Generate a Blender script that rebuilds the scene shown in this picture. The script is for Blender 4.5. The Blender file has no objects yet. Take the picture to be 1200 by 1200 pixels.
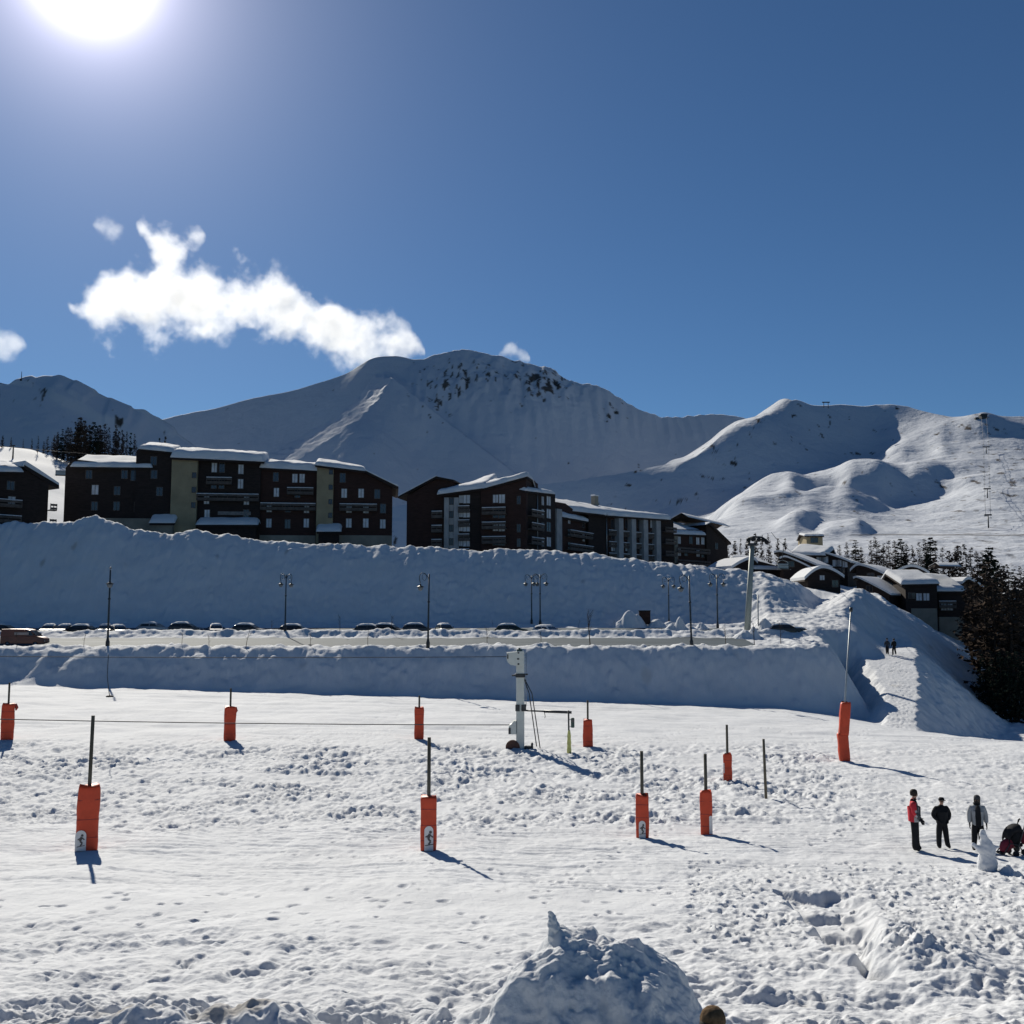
import bpy, bmesh, math, random
import numpy as np
from mathutils import Vector, Matrix

# ------------------------------------------------------------------ camera, sky, sun, exposure
S = bpy.context.scene
C = S.collection
R = math.radians
FPX = 1248.0                                   # focal length in pixels of the 1200 px photograph
HORIZON = 726.0                                # image row of eye level
TILT = math.atan((HORIZON - 600) / FPX)
cam_data = bpy.data.cameras.new('camera')
cam_data.sensor_width = 36.0
cam_data.lens = 36.0 * FPX / 1200.0
cam_data.clip_start = 0.2
cam_data.clip_end = 20000.0
cam = bpy.data.objects.new('camera', cam_data)
C.objects.link(cam)
cam.location = (0, 0, 0)                       # eye level is height zero
cam.rotation_euler = (math.pi / 2 + TILT, 0, 0)
S.camera = cam

SUN_AZ, SUN_EL = R(-22.8), R(30.9)             # azimuth from straight ahead (minus = left)
SUN = Vector((math.sin(SUN_AZ) * math.cos(SUN_EL), math.cos(SUN_AZ) * math.cos(SUN_EL), math.sin(SUN_EL)))

world = bpy.data.worlds.new('World')
S.world = world
world.use_nodes = True
wn, wl = world.node_tree.nodes, world.node_tree.links
wn.clear()
out = wn.new('ShaderNodeOutputWorld')
bg = wn.new('ShaderNodeBackground')
sky = wn.new('ShaderNodeTexSky')
sky.sky_type = 'NISHITA'
sky.sun_disc = False
sky.sun_elevation = SUN_EL
sky.sun_rotation = SUN_AZ
sky.altitude = 2000
sky.air_density = 1.0
sky.dust_density = 0.4
sky.ozone_density = 3.0
bg.inputs['Strength'].default_value = 0.05
tint = wn.new('ShaderNodeMix'); tint.data_type = 'RGBA'; tint.blend_type = 'MULTIPLY'
tint.inputs[0].default_value = 1.0
tint.inputs[7].default_value = (0.60, 0.86, 1.05, 1)      # white balance of the thin mountain air
wl.new(sky.outputs[0], tint.inputs[6])
wl.new(tint.outputs[2], bg.inputs['Color'])
# the sun's aureole: forward scattering round the sun's own direction
geo = wn.new('ShaderNodeTexCoord')
dot = wn.new('ShaderNodeVectorMath'); dot.operation = 'DOT_PRODUCT'
dot.inputs[1].default_value = SUN
nrm = wn.new('ShaderNodeVectorMath'); nrm.operation = 'NORMALIZE'
wl.new(geo.outputs['Generated'], nrm.inputs[0])
wl.new(nrm.outputs[0], dot.inputs[0])
def wmath(op, a, b=None):
    n = wn.new('ShaderNodeMath'); n.operation = op
    for i, v in enumerate((a, b)):
        if v is None: continue
        if isinstance(v, (int, float)): n.inputs[i].default_value = v
        else: wl.new(v, n.inputs[i])
    return n.outputs[0]
dd = wmath('MAXIMUM', dot.outputs['Value'], 0.0)
glow = None
for power, amp in ((1700, 3.2), (360, 0.55), (90, 0.2), (22, 0.065)):
    t = wmath('MULTIPLY', wmath('POWER', dd, power), amp)
    glow = t if glow is None else wmath('ADD', glow, t)
gb = wn.new('ShaderNodeBackground')
gb.inputs['Color'].default_value = (0.95, 0.87, 1.0, 1)
wl.new(glow, gb.inputs['Strength'])
addsh = wn.new('ShaderNodeAddShader')
wl.new(bg.outputs[0], addsh.inputs[0]); wl.new(gb.outputs[0], addsh.inputs[1])
wl.new(addsh.outputs[0], out.inputs['Surface'])

sun_data = bpy.data.lights.new('sun', 'SUN')
sun_data.energy = 5.0
sun_data.angle = R(0.53)
sun_data.color = (1.0, 0.94, 0.82)
sun = bpy.data.objects.new('sun', sun_data)
C.objects.link(sun)
sun.rotation_euler = (-SUN).to_track_quat('-Z', 'Y').to_euler()

S.view_settings.view_transform = 'Standard'
S.view_settings.look = 'None'
S.view_settings.exposure = 0.18
S.view_settings.gamma = 1.0
S.cycles.max_bounces = 10
S.cycles.diffuse_bounces = 1
S.cycles.volume_bounces = 8
S.cycles.volume_max_steps = 512
S.cycles.volume_step_rate = 0.25

# ------------------------------------------------------------------ helpers
SN, CS = math.sin(TILT), math.cos(TILT)
def ray(px, py):
    cx, cy = (px - 600) / FPX, (600 - py) / FPX
    return cx, CS - SN * cy, SN + CS * cy
def P(px, py, D):
    """The point at depth D (metres ahead) that the photograph shows at (px, py)."""
    x, y, z = ray(px, py)
    return Vector((x / y * D, D, z / y * D))
def zrow(py, D):
    x, y, z = ray(600, py)
    return z / y * D
def sm(a, b, t):
    t = np.clip((t - a) / (b - a), 0, 1)
    return t * t * (3 - 2 * t)

def _hash(ix, iy, seed):
    h = (ix.astype(np.int64) * 374761393 + iy.astype(np.int64) * 668265263 + seed * 1442695041) & 0xFFFFFFFF
    h = ((h ^ (h >> 13)) * 1274126177) & 0xFFFFFFFF
    h = (h ^ (h >> 16)) & 0xFFFFFFFF
    return h.astype(np.float64) / 4294967295.0
def noise(x, y, seed=0):
    """Gradient noise, about -1..1."""
    x0, y0 = np.floor(x), np.floor(y)
    fx, fy = x - x0, y - y0
    u, v = fx * fx * fx * (fx * (fx * 6 - 15) + 10), fy * fy * fy * (fy * (fy * 6 - 15) + 10)
    def g(i, j):
        a = _hash(x0 + i, y0 + j, seed) * 2 * math.pi
        return np.cos(a) * (fx - i) + np.sin(a) * (fy - j)
    return 1.45 * ((g(0, 0) * (1 - u) + g(1, 0) * u) * (1 - v) + (g(0, 1) * (1 - u) + g(1, 1) * u) * v)
def fbm(x, y, seed=0, octaves=4, gain=0.5, lac=2.03):
    s, a = 0, 1.0
    for o in range(octaves):
        s = s + a * noise(x + o * 17.3, y - o * 9.1, seed + o)
        x, y, a = x * lac, y * lac, a * gain
    return s

def link(name, me, mat=None, parent=None):
    o = bpy.data.objects.new(name, me)
    C.objects.link(o)
    if mat is not None:
        for m in (mat if isinstance(mat, (list, tuple)) else [mat]): me.materials.append(m)
    if parent is not None: o.parent = parent
    return o
def tag(o, label=None, cat=None, group=None, kind=None):
    if label: o['label'] = label
    if cat: o['category'] = cat
    if group: o['group'] = group
    if kind: o['kind'] = kind
    return o
def empty(name, loc, rz=0.0, label=None, cat=None, group=None):
    o = bpy.data.objects.new(name, None)
    C.objects.link(o)
    o.location = loc
    o.rotation_euler = (0, 0, rz)
    o.empty_display_size = 0.2
    return tag(o, label, cat, group)
def grid_mesh(name, X, Y, Z, smooth=True):
    n, m = X.shape
    me = bpy.data.meshes.new(name)
    co = np.stack([X, Y, Z], -1).reshape(-1, 3).astype(np.float32)
    idx = np.arange(n * m).reshape(n, m)
    q = np.stack([idx[:-1, :-1], idx[:-1, 1:], idx[1:, 1:], idx[1:, :-1]], -1).reshape(-1)
    k = q.size // 4
    me.vertices.add(n * m); me.vertices.foreach_set('co', co.reshape(-1))
    me.loops.add(k * 4); me.loops.foreach_set('vertex_index', q.astype(np.int32))
    me.polygons.add(k)
    me.polygons.foreach_set('loop_start', (np.arange(k) * 4).astype(np.int32))
    try: me.polygons.foreach_set('loop_total', np.full(k, 4, np.int32))
    except Exception: pass
    me.update(calc_edges=True)
    if smooth: me.polygons.foreach_set('use_smooth', np.ones(k, bool))
    me.validate()
    return me
def attr(me, name, vals):
    a = me.attributes.new(name, 'FLOAT', 'POINT')
    a.data.foreach_set('value', np.asarray(vals, np.float32).reshape(-1))

# ------------------------------------------------------------------ materials
MATS = {}
class NT:
    def __init__(self, name):
        self.m = bpy.data.materials.new(name); self.m.use_nodes = True
        self.t = self.m.node_tree; self.n = self.t.nodes; self.l = self.t.links
        self.b = self.n['Principled BSDF']
    def node(self, kind, **kw):
        n = self.n.new(kind)
        for k, v in kw.items():
            if k in n.inputs.keys(): self.set(n.inputs[k], v)
            else: setattr(n, k, v)
        return n
    def set(self, sock, v):
        if hasattr(v, 'is_output'): self.l.new(v, sock)
        else: sock.default_value = v
    def noise(self, scale, detail=4, rough=0.55, coord='Object', stretch=None):
        tc = self.node('ShaderNodeTexCoord')
        src = tc.outputs[coord]
        if stretch:
            mp = self.node('ShaderNodeMapping'); mp.inputs['Scale'].default_value = stretch
            self.l.new(src, mp.inputs['Vector']); src = mp.outputs[0]
        return self.node('ShaderNodeTexNoise', Vector=src, Scale=scale, Detail=detail, Roughness=rough).outputs['Fac']
    def ramp(self, fac, stops):
        r = self.node('ShaderNodeValToRGB')
        e = r.color_ramp.elements
        while len(e) < len(stops): e.new(0.5)
        for s, (p, c) in zip(e, stops):
            s.position = p; s.color = tuple(c) + (1,) if len(c) == 3 else c
        self.l.new(fac, r.inputs[0])
        return r.outputs[0]
    def bump(self, h, dist, strength=1.0):
        b = self.node('ShaderNodeBump', Height=h, Distance=dist, Strength=strength)
        self.l.new(b.outputs[0], self.b.inputs['Normal'])
    def base(self, c):
        self.set(self.b.inputs['Base Color'], c if hasattr(c, 'is_output') else tuple(c) + (1,))
    def props(self, rough=None, metal=None, spec=None, trans=None):
        if rough is not None: self.set(self.b.inputs['Roughness'], rough)
        if metal is not None: self.set(self.b.inputs['Metallic'], metal)
        if spec is not None: self.set(self.b.inputs['Specular IOR Level'], spec)
        if trans is not None: self.set(self.b.inputs['Transmission Weight'], trans)
        return self.m
def paint(name, col, var=0.25, scale=3.0, rough=0.6, metal=0.0, spec=0.5, bump=0.0, stretch=None):
    """A plain surface with a little uneven wear in colour and gloss."""
    if name in MATS: return MATS[name]
    k = NT(name)
    f = k.noise(scale, 5, 0.6, stretch=stretch)
    lo = [max(0, c * (1 - var)) for c in col]; hi = [min(1, c * (1 + var)) for c in col]
    k.base(k.ramp(f, [(0.3, lo), (0.7, hi)]))
    if bump: k.bump(f, bump)
    MATS[name] = k.props(rough, metal, spec)
    return MATS[name]

SNOW = (0.66, 0.675, 0.70)
def snow_mat(name, scale=1.0, bump=0.02, dirt=None, tint=SNOW, rough=0.5):
    k = NT(name)
    f1 = k.noise(0.35 * scale, 5, 0.6)
    col = k.ramp(f1, [(0.25, [c * 0.93 for c in tint]), (0.75, [min(1, c * 1.05) for c in tint])])
    if dirt:
        a = k.node('ShaderNodeAttribute', attribute_name='dirt')
        mx = k.node('ShaderNodeMix', data_type='RGBA')
        k.l.new(a.outputs['Fac'], mx.inputs[0]); k.l.new(col, mx.inputs[6]); mx.inputs[7].default_value = dirt + (1,)
        col = mx.outputs[2]
    k.base(col)
    f2 = k.noise(7.0 * scale, 6, 0.7)
    k.bump(f2, bump)
    MATS[name] = k.props(0.85, 0, 0.12)
    return k
snow_mat('ground_snow', 1.0, 0.03, dirt=(0.27, 0.235, 0.19))
snow_mat('heap_snow', 2.0, 0.02)
snow_mat('roof_snow', 0.6, 0.05)
# ------------------------------------------------------------------ ground: snow field, banks, terrace, village hillside in one sheet
def table(xs, zs, blur=0.6):
    g = np.arange(0, 420, 0.2)
    v = np.interp(g, xs, zs)
    k = np.exp(-0.5 * (np.arange(-20, 21) * 0.2 / blur) ** 2); k /= k.sum()
    v = np.convolve(np.pad(v, 20, mode='edge'), k, 'valid')
    return lambda D: np.interp(D, g, v)
f_field = table([5, 6, 10, 13, 18, 24, 33, 42, 50, 63, 80, 95, 140, 400],
                [-4.8, -4.9, -5.3, -5.5, -6.0, -6.5, -7.15, -7.4, -7.45, -7.15, -7.0, -7.0, -7.0, -7.0], 1.6)
f_terr = table([90, 100, 104, 112, 114, 118, 127, 130, 400], [-2.8, -2.75, -2.65, -1.95, -1.45, -1.55, -0.95, -0.6, -0.6], 0.5)
f_road = table([100, 116, 118, 140, 152, 165, 200, 400], [-1.6, -1.2, -1.04, 2.36, 4.4, 5.8, 6.2, 8], 2.0)
f_path = table([80, 84, 88, 100, 118, 124, 140], [-9.3, -8.95, -8.5, -6.6, -3.5, -3.2, -3.2], 1.0)
f_xc = table([80, 86, 88, 94, 100, 110, 118, 130], [29.8, 31.0, 31.6, 33.9, 36.2, 39.0, 41.2, 44.5], 1.2)
f_hw = table([80, 86, 92, 100, 110, 118, 130], [1.5, 1.35, 1.2, 1.6, 2.3, 3.3, 3.8], 1.0)
BT_PX = [-500, 0, 60, 85, 110, 135, 150, 175, 200, 240, 300, 400, 480, 560, 640, 700, 760, 830, 880, 920, 950, 975, 1010, 1300]
BT_PY = [606, 612, 612, 609, 604, 612, 620, 623, 624, 622, 634, 638, 641, 645, 645, 650, 657, 664, 670, 678, 687, 696, 710, 760]
CR_PX = [880, 935, 960, 985, 1000, 1010, 1060, 1150, 1250, 1500]
CR_Z = [-2.0, -0.6, 1.2, 3.0, 3.9, 3.95, 0.3, -7.1, -11.9, -13.0]
FAR_PX = [-900, 0, 100, 200, 480, 700, 860, 950, 1010, 1080, 1130, 1200, 1600]
FAR_D = [150, 180, 230, 290, 420, 700]
FAR_Z = np.array([
    [12.0, 11.5, 11.5, 11.0, 9.0, 8.2, 5.6, 3.9, 3.2, -2.2, -5.0, -10.5, -12],
    [13.0, 13.0, 12.5, 11.5, 9.5, 9.0, 7.0, 6.0, 4.5, 0.0, -2.5, -9.0, -11],
    [36.0, 31.0, 26.0, 15.0, 11.0, 10.0, 9.5, 9.0, 8.5, 6.0, 2.0, -4.0, -8],
    [58.0, 48.0, 43.0, 25.0, 14.0, 13.0, 13.0, 13.0, 13.0, 11.0, 8.0, 3.0, -2],
    [60.0, 48.0, 42.0, 26.0, 16.0, 15.0, 15.0, 15.0, 16.0, 14.0, 12.0, 8.0, 5],
    [60.0, 46.0, 40.0, 26.0, 16.0, 15.0, 14.0, 12.0, 8.0, 8.0, 8.0, 8.0, 8]])
FAR_G = np.arange(-900, 1601, 5.0)
_k = np.exp(-0.5 * (np.arange(-24, 25) / 8.0) ** 2); _k /= _k.sum()
FAR_S = [np.convolve(np.pad(np.interp(FAR_G, FAR_PX, r_), 24, mode='edge'), _k, 'valid') for r_ in FAR_Z]
def far_height(px, D):
    i = np.clip(np.searchsorted(FAR_D, D) - 1, 0, len(FAR_D) - 2)
    fd = np.array(FAR_D, float)
    t = np.clip((D - fd[i]) / (fd[i + 1] - fd[i]), 0, 1)
    cols = np.stack([np.interp(px, FAR_G, row) for row in FAR_S])
    flat = cols.reshape(len(FAR_D), -1)
    ii = i.reshape(-1); k = np.arange(ii.size)
    return (flat[ii, k] * (1 - t.reshape(-1)) + flat[ii + 1, k] * t.reshape(-1)).reshape(px.shape)
def smax(a, b, k):
    h = np.clip(0.5 + 0.5 * (a - b) / k, 0, 1)
    return b * (1 - h) + a * h + k * h * (1 - h)

TRENCH_STEPS = [(27.4, .42), (25.7, .28), (24.3, .25), (22.6, .5), (21.2, .3), (20.0, .35)]
def height(x, y, detail=True):
    """Height of the snow at plan position (x, y)."""
    x, y = np.asarray(x, float), np.asarray(y, float)
    px = 600 + FPX * x / np.maximum(y, 1.0)
    far = sm(45, 95, y)
    F = f_field(y) - 0.028 * x * far
    drop = 0.15 * np.log1p(np.exp(np.clip((x - 25) / 1.5, -30, 30))) * 1.5 * sm(62, 88, y)
    F = np.maximum(F - drop, -12.0 + 0.02 * (y - 90))
    # terrace with two roads, held by the front bank
    wob = 0.7 * noise(x / 6.0, y / 40, 3) + 0.35 * noise(x / 1.9, y / 30, 4)
    T = f_terr(y)
    T = T + (0.24 + 0.22 * noise(x / 1.6, y / 2, 5)) * np.exp(-((y - 101.2 - 0.3 * wob) / 1.0) ** 2)
    T = T + (0.34 + 0.18 * noise(x / 2.1, y / 2, 6)) * np.exp(-((y - 114.3) / 0.8) ** 2)
    T = T + (0.25 + 0.2 * noise(x / 2.3, y / 2, 7)) * np.exp(-((y - 128.6) / 0.8) ** 2)
    xc, hw, zp = f_xc(y), f_hw(y), f_path(y)
    xl = xc - hw - 1.0 - 0.03 * (118 - np.minimum(y, 118))
    q = np.minimum((y - 95.0 - wob) / 5.2, (xl - x + 1.0 - wob * 0.6) / 4.5)
    q = np.clip(q, 0, 1)
    m = 0.5 * q + 0.5 * sm(0, 1, q)
    z = F + (T - F) * m
    # ramp of trodden snow up to the terrace on the right
    off = np.maximum(0, np.abs(x - xc) - hw + 0.4 * noise(y / 1.7, x / 3, 8) + 0.2 * noise(y / .6, x / .8, 12))
    emb = zp - np.where(x > xc, 0.74, 1.0) * off - 0.02 * np.minimum(off, 6) ** 2
    z = np.where((y > 82) & (y < 144), smax(z, emb, 0.5), z)
    # sloping lane behind, hill beyond the ramp, long bank in front of the buildings
    lane = f_road(y)
    z = np.where(y > 114, z + (lane - z) * sm(870, 900, px) * sm(114, 119, y) * (1 - sm(985, 1040, px)), z)
    crest = np.interp(px, CR_PX, CR_Z) + 0.35 * noise(x / 5, y / 5, 9)
    qq = np.clip((y - 127.0 - 0.4 * wob) / 10.0, 0, 1)
    hill = z + (crest - z) * (0.6 * qq + 0.4 * sm(0, 1, qq))
    behind = crest + 0.10 * (y - 138)
    hill = np.where(y > 138, np.minimum(behind, np.maximum(crest, lane)), hill)
    wh = sm(935, 962, px) * (y > 126)
    z = z + (hill - z) * wh
    top = np.interp(px, BT_PX, BT_PY)
    zt = (HORIZON - top) / FPX * 143.0
    zt = zt + 0.38 * noise(x / 3.2, y / 50, 10) + 0.30 * np.abs(noise(x / 1.3, y / 50, 11)) - 0.15
    qb = np.clip((y - 129.5 - 0.5 * wob) / 13.0, 0, 1)
    bank = z + (zt - z) * (0.62 * qb + 0.38 * sm(0, 1, qb))
    back = zt - 1.3 * sm(143.3, 147, y)
    bank = np.where(y > 142.5, back, bank)
    wb = (1 - sm(905, 975, px + (135 - np.clip(y, 122, 146)) * 2.2)) * (y > 122)
    z = z + (bank - z) * wb
    t = sm(146, 158, y)
    z = z + (far_height(px, np.maximum(y, 150)) - z) * t
    if not detail: return z
    return z + ground_detail(x, y, px, m)

def ground_detail(x, y, px, m):
    h = np.zeros_like(x)
    n0 = fbm(x / 5.0, y / 5.0, 20, 3)
    near = 1 - sm(18.0, 27.5, y + 2.0 * n0)
    churn = sm(37, 41, y + 2.0 * n0) * (1 - sm(60, 65, y + 3.0 * n0)) * (1 - 0.55 * sm(900, 1010, px))
    clear = sm(0.25, 0.55, noise(x / 7.0 + 3, y / 4.5, 21))
    churn = churn * (1 - 0.9 * clear)
    groom = sm(62, 68, y) * (1 - sm(92, 95, y)) + sm(27, 29, y) * (1 - sm(35, 39, y))
    farm = sm(95, 97, y)
    h += 0.10 * n0 * (1 - farm)
    # trodden lumps
    patch = 0.45 + 0.9 * sm(-0.5, 0.6, noise(x / 4.0, y / 3.0, 33))
    l1 = fbm(x / 0.55, y / 0.80, 30, 4, 0.62)
    l2 = fbm(x / 1.6, y / 1.1, 35, 2, 0.5)
    h += churn * patch * (0.120 * l1 + 0.06 * l2 - 0.06 * sm(0.2, 0.6, noise(x / 0.42, y / 0.55, 36)))
    b1 = fbm(x / 1.3, y / 1.05, 40, 5, 0.60)
    bil = np.abs(noise(x / 0.8, y / 0.75, 44)) + 0.5 * np.abs(noise(x / 0.38, y / 0.36, 45))
    amp = (0.75 + 0.75 * (1 - sm(13, 20, y))) * (0.45 + 0.8 * sm(-0.4, 0.6, noise(x / 2.6, y / 1.9, 46)))
    h += near * amp * (0.125 * b1 + 0.16 * (bil - 0.45) + 0.014 * fbm(x / 0.11, y / 0.11, 48, 2))
    cor = sm(720, 860, px) * sm(20, 22.5, y) * (1 - sm(28, 32, y))
    h += cor * (0.045 * fbm(x / 0.32, y / 0.42, 49, 4, 0.62) + 0.03 * l2)
    # groomed tracks and light scuffing
    h += (1 - farm) * (0.012 * fbm(x / 0.5, y / 0.7, 50, 3)) + groom * 0.020 * noise(x / 9.0, y / 0.5, 53) + groom * 0.01 * noise(x / 1.1, y / 0.4, 54)
    mid = sm(26, 28, y) * (1 - sm(64, 68, y))
    h += mid * (1 - churn) * 0.022 * fbm(x / 0.42, y / 0.6, 56, 3)
    # ski tracks: long shallow grooves curving across the packed bands
    rt_ = np.random.default_rng(77)
    for k_ in range(46):
        far_band = k_ % 2 == 0
        y0 = rt_.uniform(64, 92) if far_band else rt_.uniform(26.5, 40)
        a1, a2, f1, ph = rt_.normal() * (.16 if far_band else .10), rt_.uniform(.3, 1.6), rt_.uniform(.04, .14), rt_.uniform(0, 6.28)
        yc = y0 + a1 * x + a2 * np.sin(f1 * x + ph)
        wd = .42 if far_band else .085
        g_ = np.exp(-((y - yc) / wd) ** 2)
        if not far_band: g_ = g_ + np.exp(-((y - yc - .42) / wd) ** 2)
        h -= (0.045 if far_band else 0.028) * g_ * sm(25, 27, y) * (1 - sm(92, 94.5, y)) * sm(-.3, .1, noise(x / 9 + k_, y * 0, 170))
    # right-hand scuffed corner, dug steps and their spoil heap
    tr = np.zeros_like(x)
    for d, s in TRENCH_STEPS: tr += s * (1 - sm(d - 0.18, d + 0.12, y + 0.35 * noise(x / 0.5, y / 2, 60) + 0.22 * (x - 7)))
    xl, xr = np.interp(y, [18, 20, 28], [5.95, 6.0, 6.55]), np.interp(y, [18, 20, 23, 26, 29], [6.3, 6.7, 7.9, 8.6, 8.9])
    wt = sm(0, 0.35, x - xl + 0.2 * noise(x / 0.6, y / 0.6, 61)) * sm(0, 0.8, xr - x + 0.25 * noise(x / 0.6, y / 0.6, 62)) * sm(18.0, 19.2, y) * (1 - sm(28.2, 29.0, y))
    wq = sm(-.5, .3, x - xl) * sm(-.4, .5, xr - x) * sm(17.5, 19, y) * (1 - sm(28.4, 29.6, y))
    h *= 1 - 0.65 * wq
    h -= wt * np.minimum(tr, 1.6) * 0.62 - 0.05 * wq * fbm(x / .5, y / .5, 165, 3)
    hp = np.exp(-(((x - 7.35) / 1.05) ** 2 + ((y - 20.2) / 1.5) ** 2) ** 1.3)
    h += hp * (0.42 + 0.17 * fbm(x / 0.5, y / 0.5, 63, 4, 0.6))
    # ploughed ridge along the foot of the frame
    ridge_y = 15.15 + 0.35 * noise(x / 1.3, 0 * y, 70)
    lf = 1 - sm(-3.3, -2.1, x)
    rh = lf * 0.52 * np.clip(0.72 + 0.7 * noise(x / 1.15 + 2.3, 0 * y, 71), 0.1, 1.3) + (1 - lf) * 0.22 * np.clip(0.3 + 0.9 * noise(x / 1.0 + 5, 0 * y, 73), 0, 1.2)
    dy = y - ridge_y
    prof = np.where(dy > 0, np.exp(-(dy / 0.9) ** 2), np.exp(-(dy / 0.45) ** 2))
    h += rh * prof * (1 + 0.14 * fbm(x / 0.45, y / 0.45, 72, 3))
    # banks and the land behind
    bw = farm * (1 - sm(160, 200, y))
    trail = sm(84, 87, y) * (1 - sm(123, 126, y)) * (1 - sm(.6, 1.6, np.abs(x - f_xc(y)) - f_hw(y)))
    road = (sm(103.3, 104.5, y) * (1 - sm(111.5, 112.8, y)) + sm(116, 117, y) * (1 - sm(126, 127, y))) * m * (1 - sm(870, 890, px))
    road = np.maximum(road, .85 * trail)
    lump = 0.16 * fbm(x / 3.0, y / 3.0, 80, 4, 0.6) + 0.10 * sm(0.35, 0.75, noise(x / 1.5, y / 1.8, 84)) * (1 - sm(129, 131, y))
    face = bw * (1 - road) * (1 - sm(146, 150, y))
    h += face * (0.10 * fbm(x / 0.9, y / 0.9, 180, 3, 0.6) + 0.10 * np.abs(noise(x / 1.4 + y * .2, y / 2.2, 184)))
    h += bw * (1 - road) * lump + 0.02 * bw * road * noise(x / 2.5, y / 2.5, 86)
    h += sm(150, 190, y) * 0.6 * fbm(x / 18, y / 18, 88, 3)
    return h

rng = np.random.default_rng(11)
def build_ground():
    rows = np.arange(1260, 815, -0.55)
    # depth whose bare field height falls on each image row
    Ds = np.arange(7.0, 92.0, 0.02)
    pr = HORIZON - FPX * f_field(Ds) / Ds
    near = np.interp(rows, pr[::-1], Ds[::-1])
    near = near[near < 88]
    mid = np.arange(near[-1] + 0.2, 150, 0.24)
    far = [150.0]
    while far[-1] < 700: far.append(far[-1] * 1.018)
    start = np.array([4.0, 5.0, 6.0, 7.0, 8.0, 9.0, 10.0, 11.0])
    D = np.concatenate([start[start < near[0] - 0.5], near, mid, far])
    U = np.linspace(-0.66, 0.66, 1180)
    CAST = 4.0
    X = U[None, :] * (D[:, None] + CAST)
    Y = np.repeat(D[:, None], U.size, 1)
    Z = height(X, Y)
    # footprints: shallow dents with a small raised lip
    def stamp(x0, y0, rx, ry, depth, lip=0.35):
        i0, i1 = np.searchsorted(D, [y0 - 2.2 * ry, y0 + 2.2 * ry])
        w = y0 + CAST
        j0, j1 = np.searchsorted(U, [(x0 - 2.4 * rx) / w, (x0 + 2.4 * rx) / w])
        if i1 <= i0 or j1 <= j0: return
        r2 = ((X[i0:i1, j0:j1] - x0) / rx) ** 2 + ((Y[i0:i1, j0:j1] - y0) / ry) ** 2
        Z[i0:i1, j0:j1] += depth * (-np.exp(-r2 ** 1.5) + lip * np.exp(-(np.sqrt(r2) - 1.45) ** 2 / 0.09))
    for _ in range(1000):                      # the trampled strip by the tow
        y0 = rng.uniform(38, 63); u = rng.uniform(-0.55, 0.32)
        stamp(u * y0, y0, rng.uniform(.07, .2), rng.uniform(.1, .3), rng.uniform(.03, .09), rng.uniform(0, .3))
    for _ in range(420):                      # this side of the piste
        y0 = 15 + 13 * rng.random() ** 1.2; u = rng.uniform(-0.6, 0.6)
        stamp(u * y0, y0, rng.uniform(.05, .15), rng.uniform(.06, .18), rng.uniform(.02, .08), rng.uniform(0, .3))
    for _ in range(700):                      # scuffed corner by the pushchair
        y0 = rng.uniform(21, 32); u = rng.uniform(0.16, 0.6)
        stamp(u * y0, y0, rng.uniform(.05, .12), rng.uniform(.08, .16), rng.uniform(.03, .07))
    for _ in range(46):                        # walking trails
        y0 = rng.uniform(27, 78); x0 = rng.uniform(-.55, .55) * y0; a = rng.uniform(-.5, .5) + (0 if rng.random() < .6 else 1.2)
        for k in range(rng.integers(12, 40)):
            sgn = 0.16 if k % 2 else -0.16
            stamp(x0 - sgn * math.sin(a), y0 + sgn * math.cos(a), .09, .13, .05)
            x0 += 0.62 * math.cos(a); y0 += 0.62 * math.sin(a); a += rng.normal() * .07
            if not 26 < y0 < 84: break
    for _ in range(800):                      # up the ramp
        y0 = rng.uniform(84, 121); x0 = f_xc(y0) + rng.normal() * f_hw(y0) * .6
        stamp(x0, y0, .11, .2, rng.uniform(.02, .05))
    for _ in range(420):                       # clods that rolled down the banks
        y0 = rng.uniform(95, 141) if rng.random() < .6 else rng.uniform(130, 141); u = rng.uniform(-.55, .34)
        if 103 < y0 < 130: continue
        q = rng.uniform(.1, .32); stamp(u * y0, y0, q, q * rng.uniform(.8, 1.3), -q * rng.uniform(.5, .9), 0)
    me = grid_mesh('ground', X, Y, Z)
    px = 600 + FPX * X / Y
    dirt = 0.75 * sm(-0.1, 0.7, fbm(X / 1.1, Y / 0.9, 90, 3)) * (1 - sm(15.4, 16.2, Y)) * (1 - sm(300, 420, px))
    dirt += 0.35 * sm(0.55, 0.9, noise(X / 0.6 + 9, Y / 0.5, 94)) * (1 - sm(16, 20, Y))
    dirt += 0.5 * sm(0.6, 0.85, noise(X / 2.2, Y / 2.2, 95)) * sm(96, 98, Y) * (1 - sm(128, 131, Y)) * 0.5
    dirt += 0.5 * sm(0.66, 0.9, noise(X / 1.7 + 5, Y / 1.7, 96)) * sm(130, 132, Y) * (1 - sm(142, 144, Y))
    attr(me, 'dirt', np.clip(dirt, 0, 1))
    return tag(link('ground', me, MATS['ground_snow']), 'snow covered ground with trodden piste and ploughed banks', None, None, 'structure')
ground = build_ground()
def gz(x, y): return float(height(np.array([[x]]), np.array([[y]]))[0, 0])
def gz_soft(x, y): return float(height(np.array([[x]]), np.array([[y]]), False)[0, 0])
def on_ground(px, py, D0=8, D1=420):
    """Where the sight line of a pixel meets the bare snow."""
    x, y, z = ray(px, py)
    D = np.arange(D0, D1, 0.1)
    hit = np.nonzero(z / y * D < height(x / y * D, D, False))[0]
    d = float(D[hit[0]]) if len(hit) else D1
    return Vector((x / y * d, d, gz(x / y * d, d)))

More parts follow.
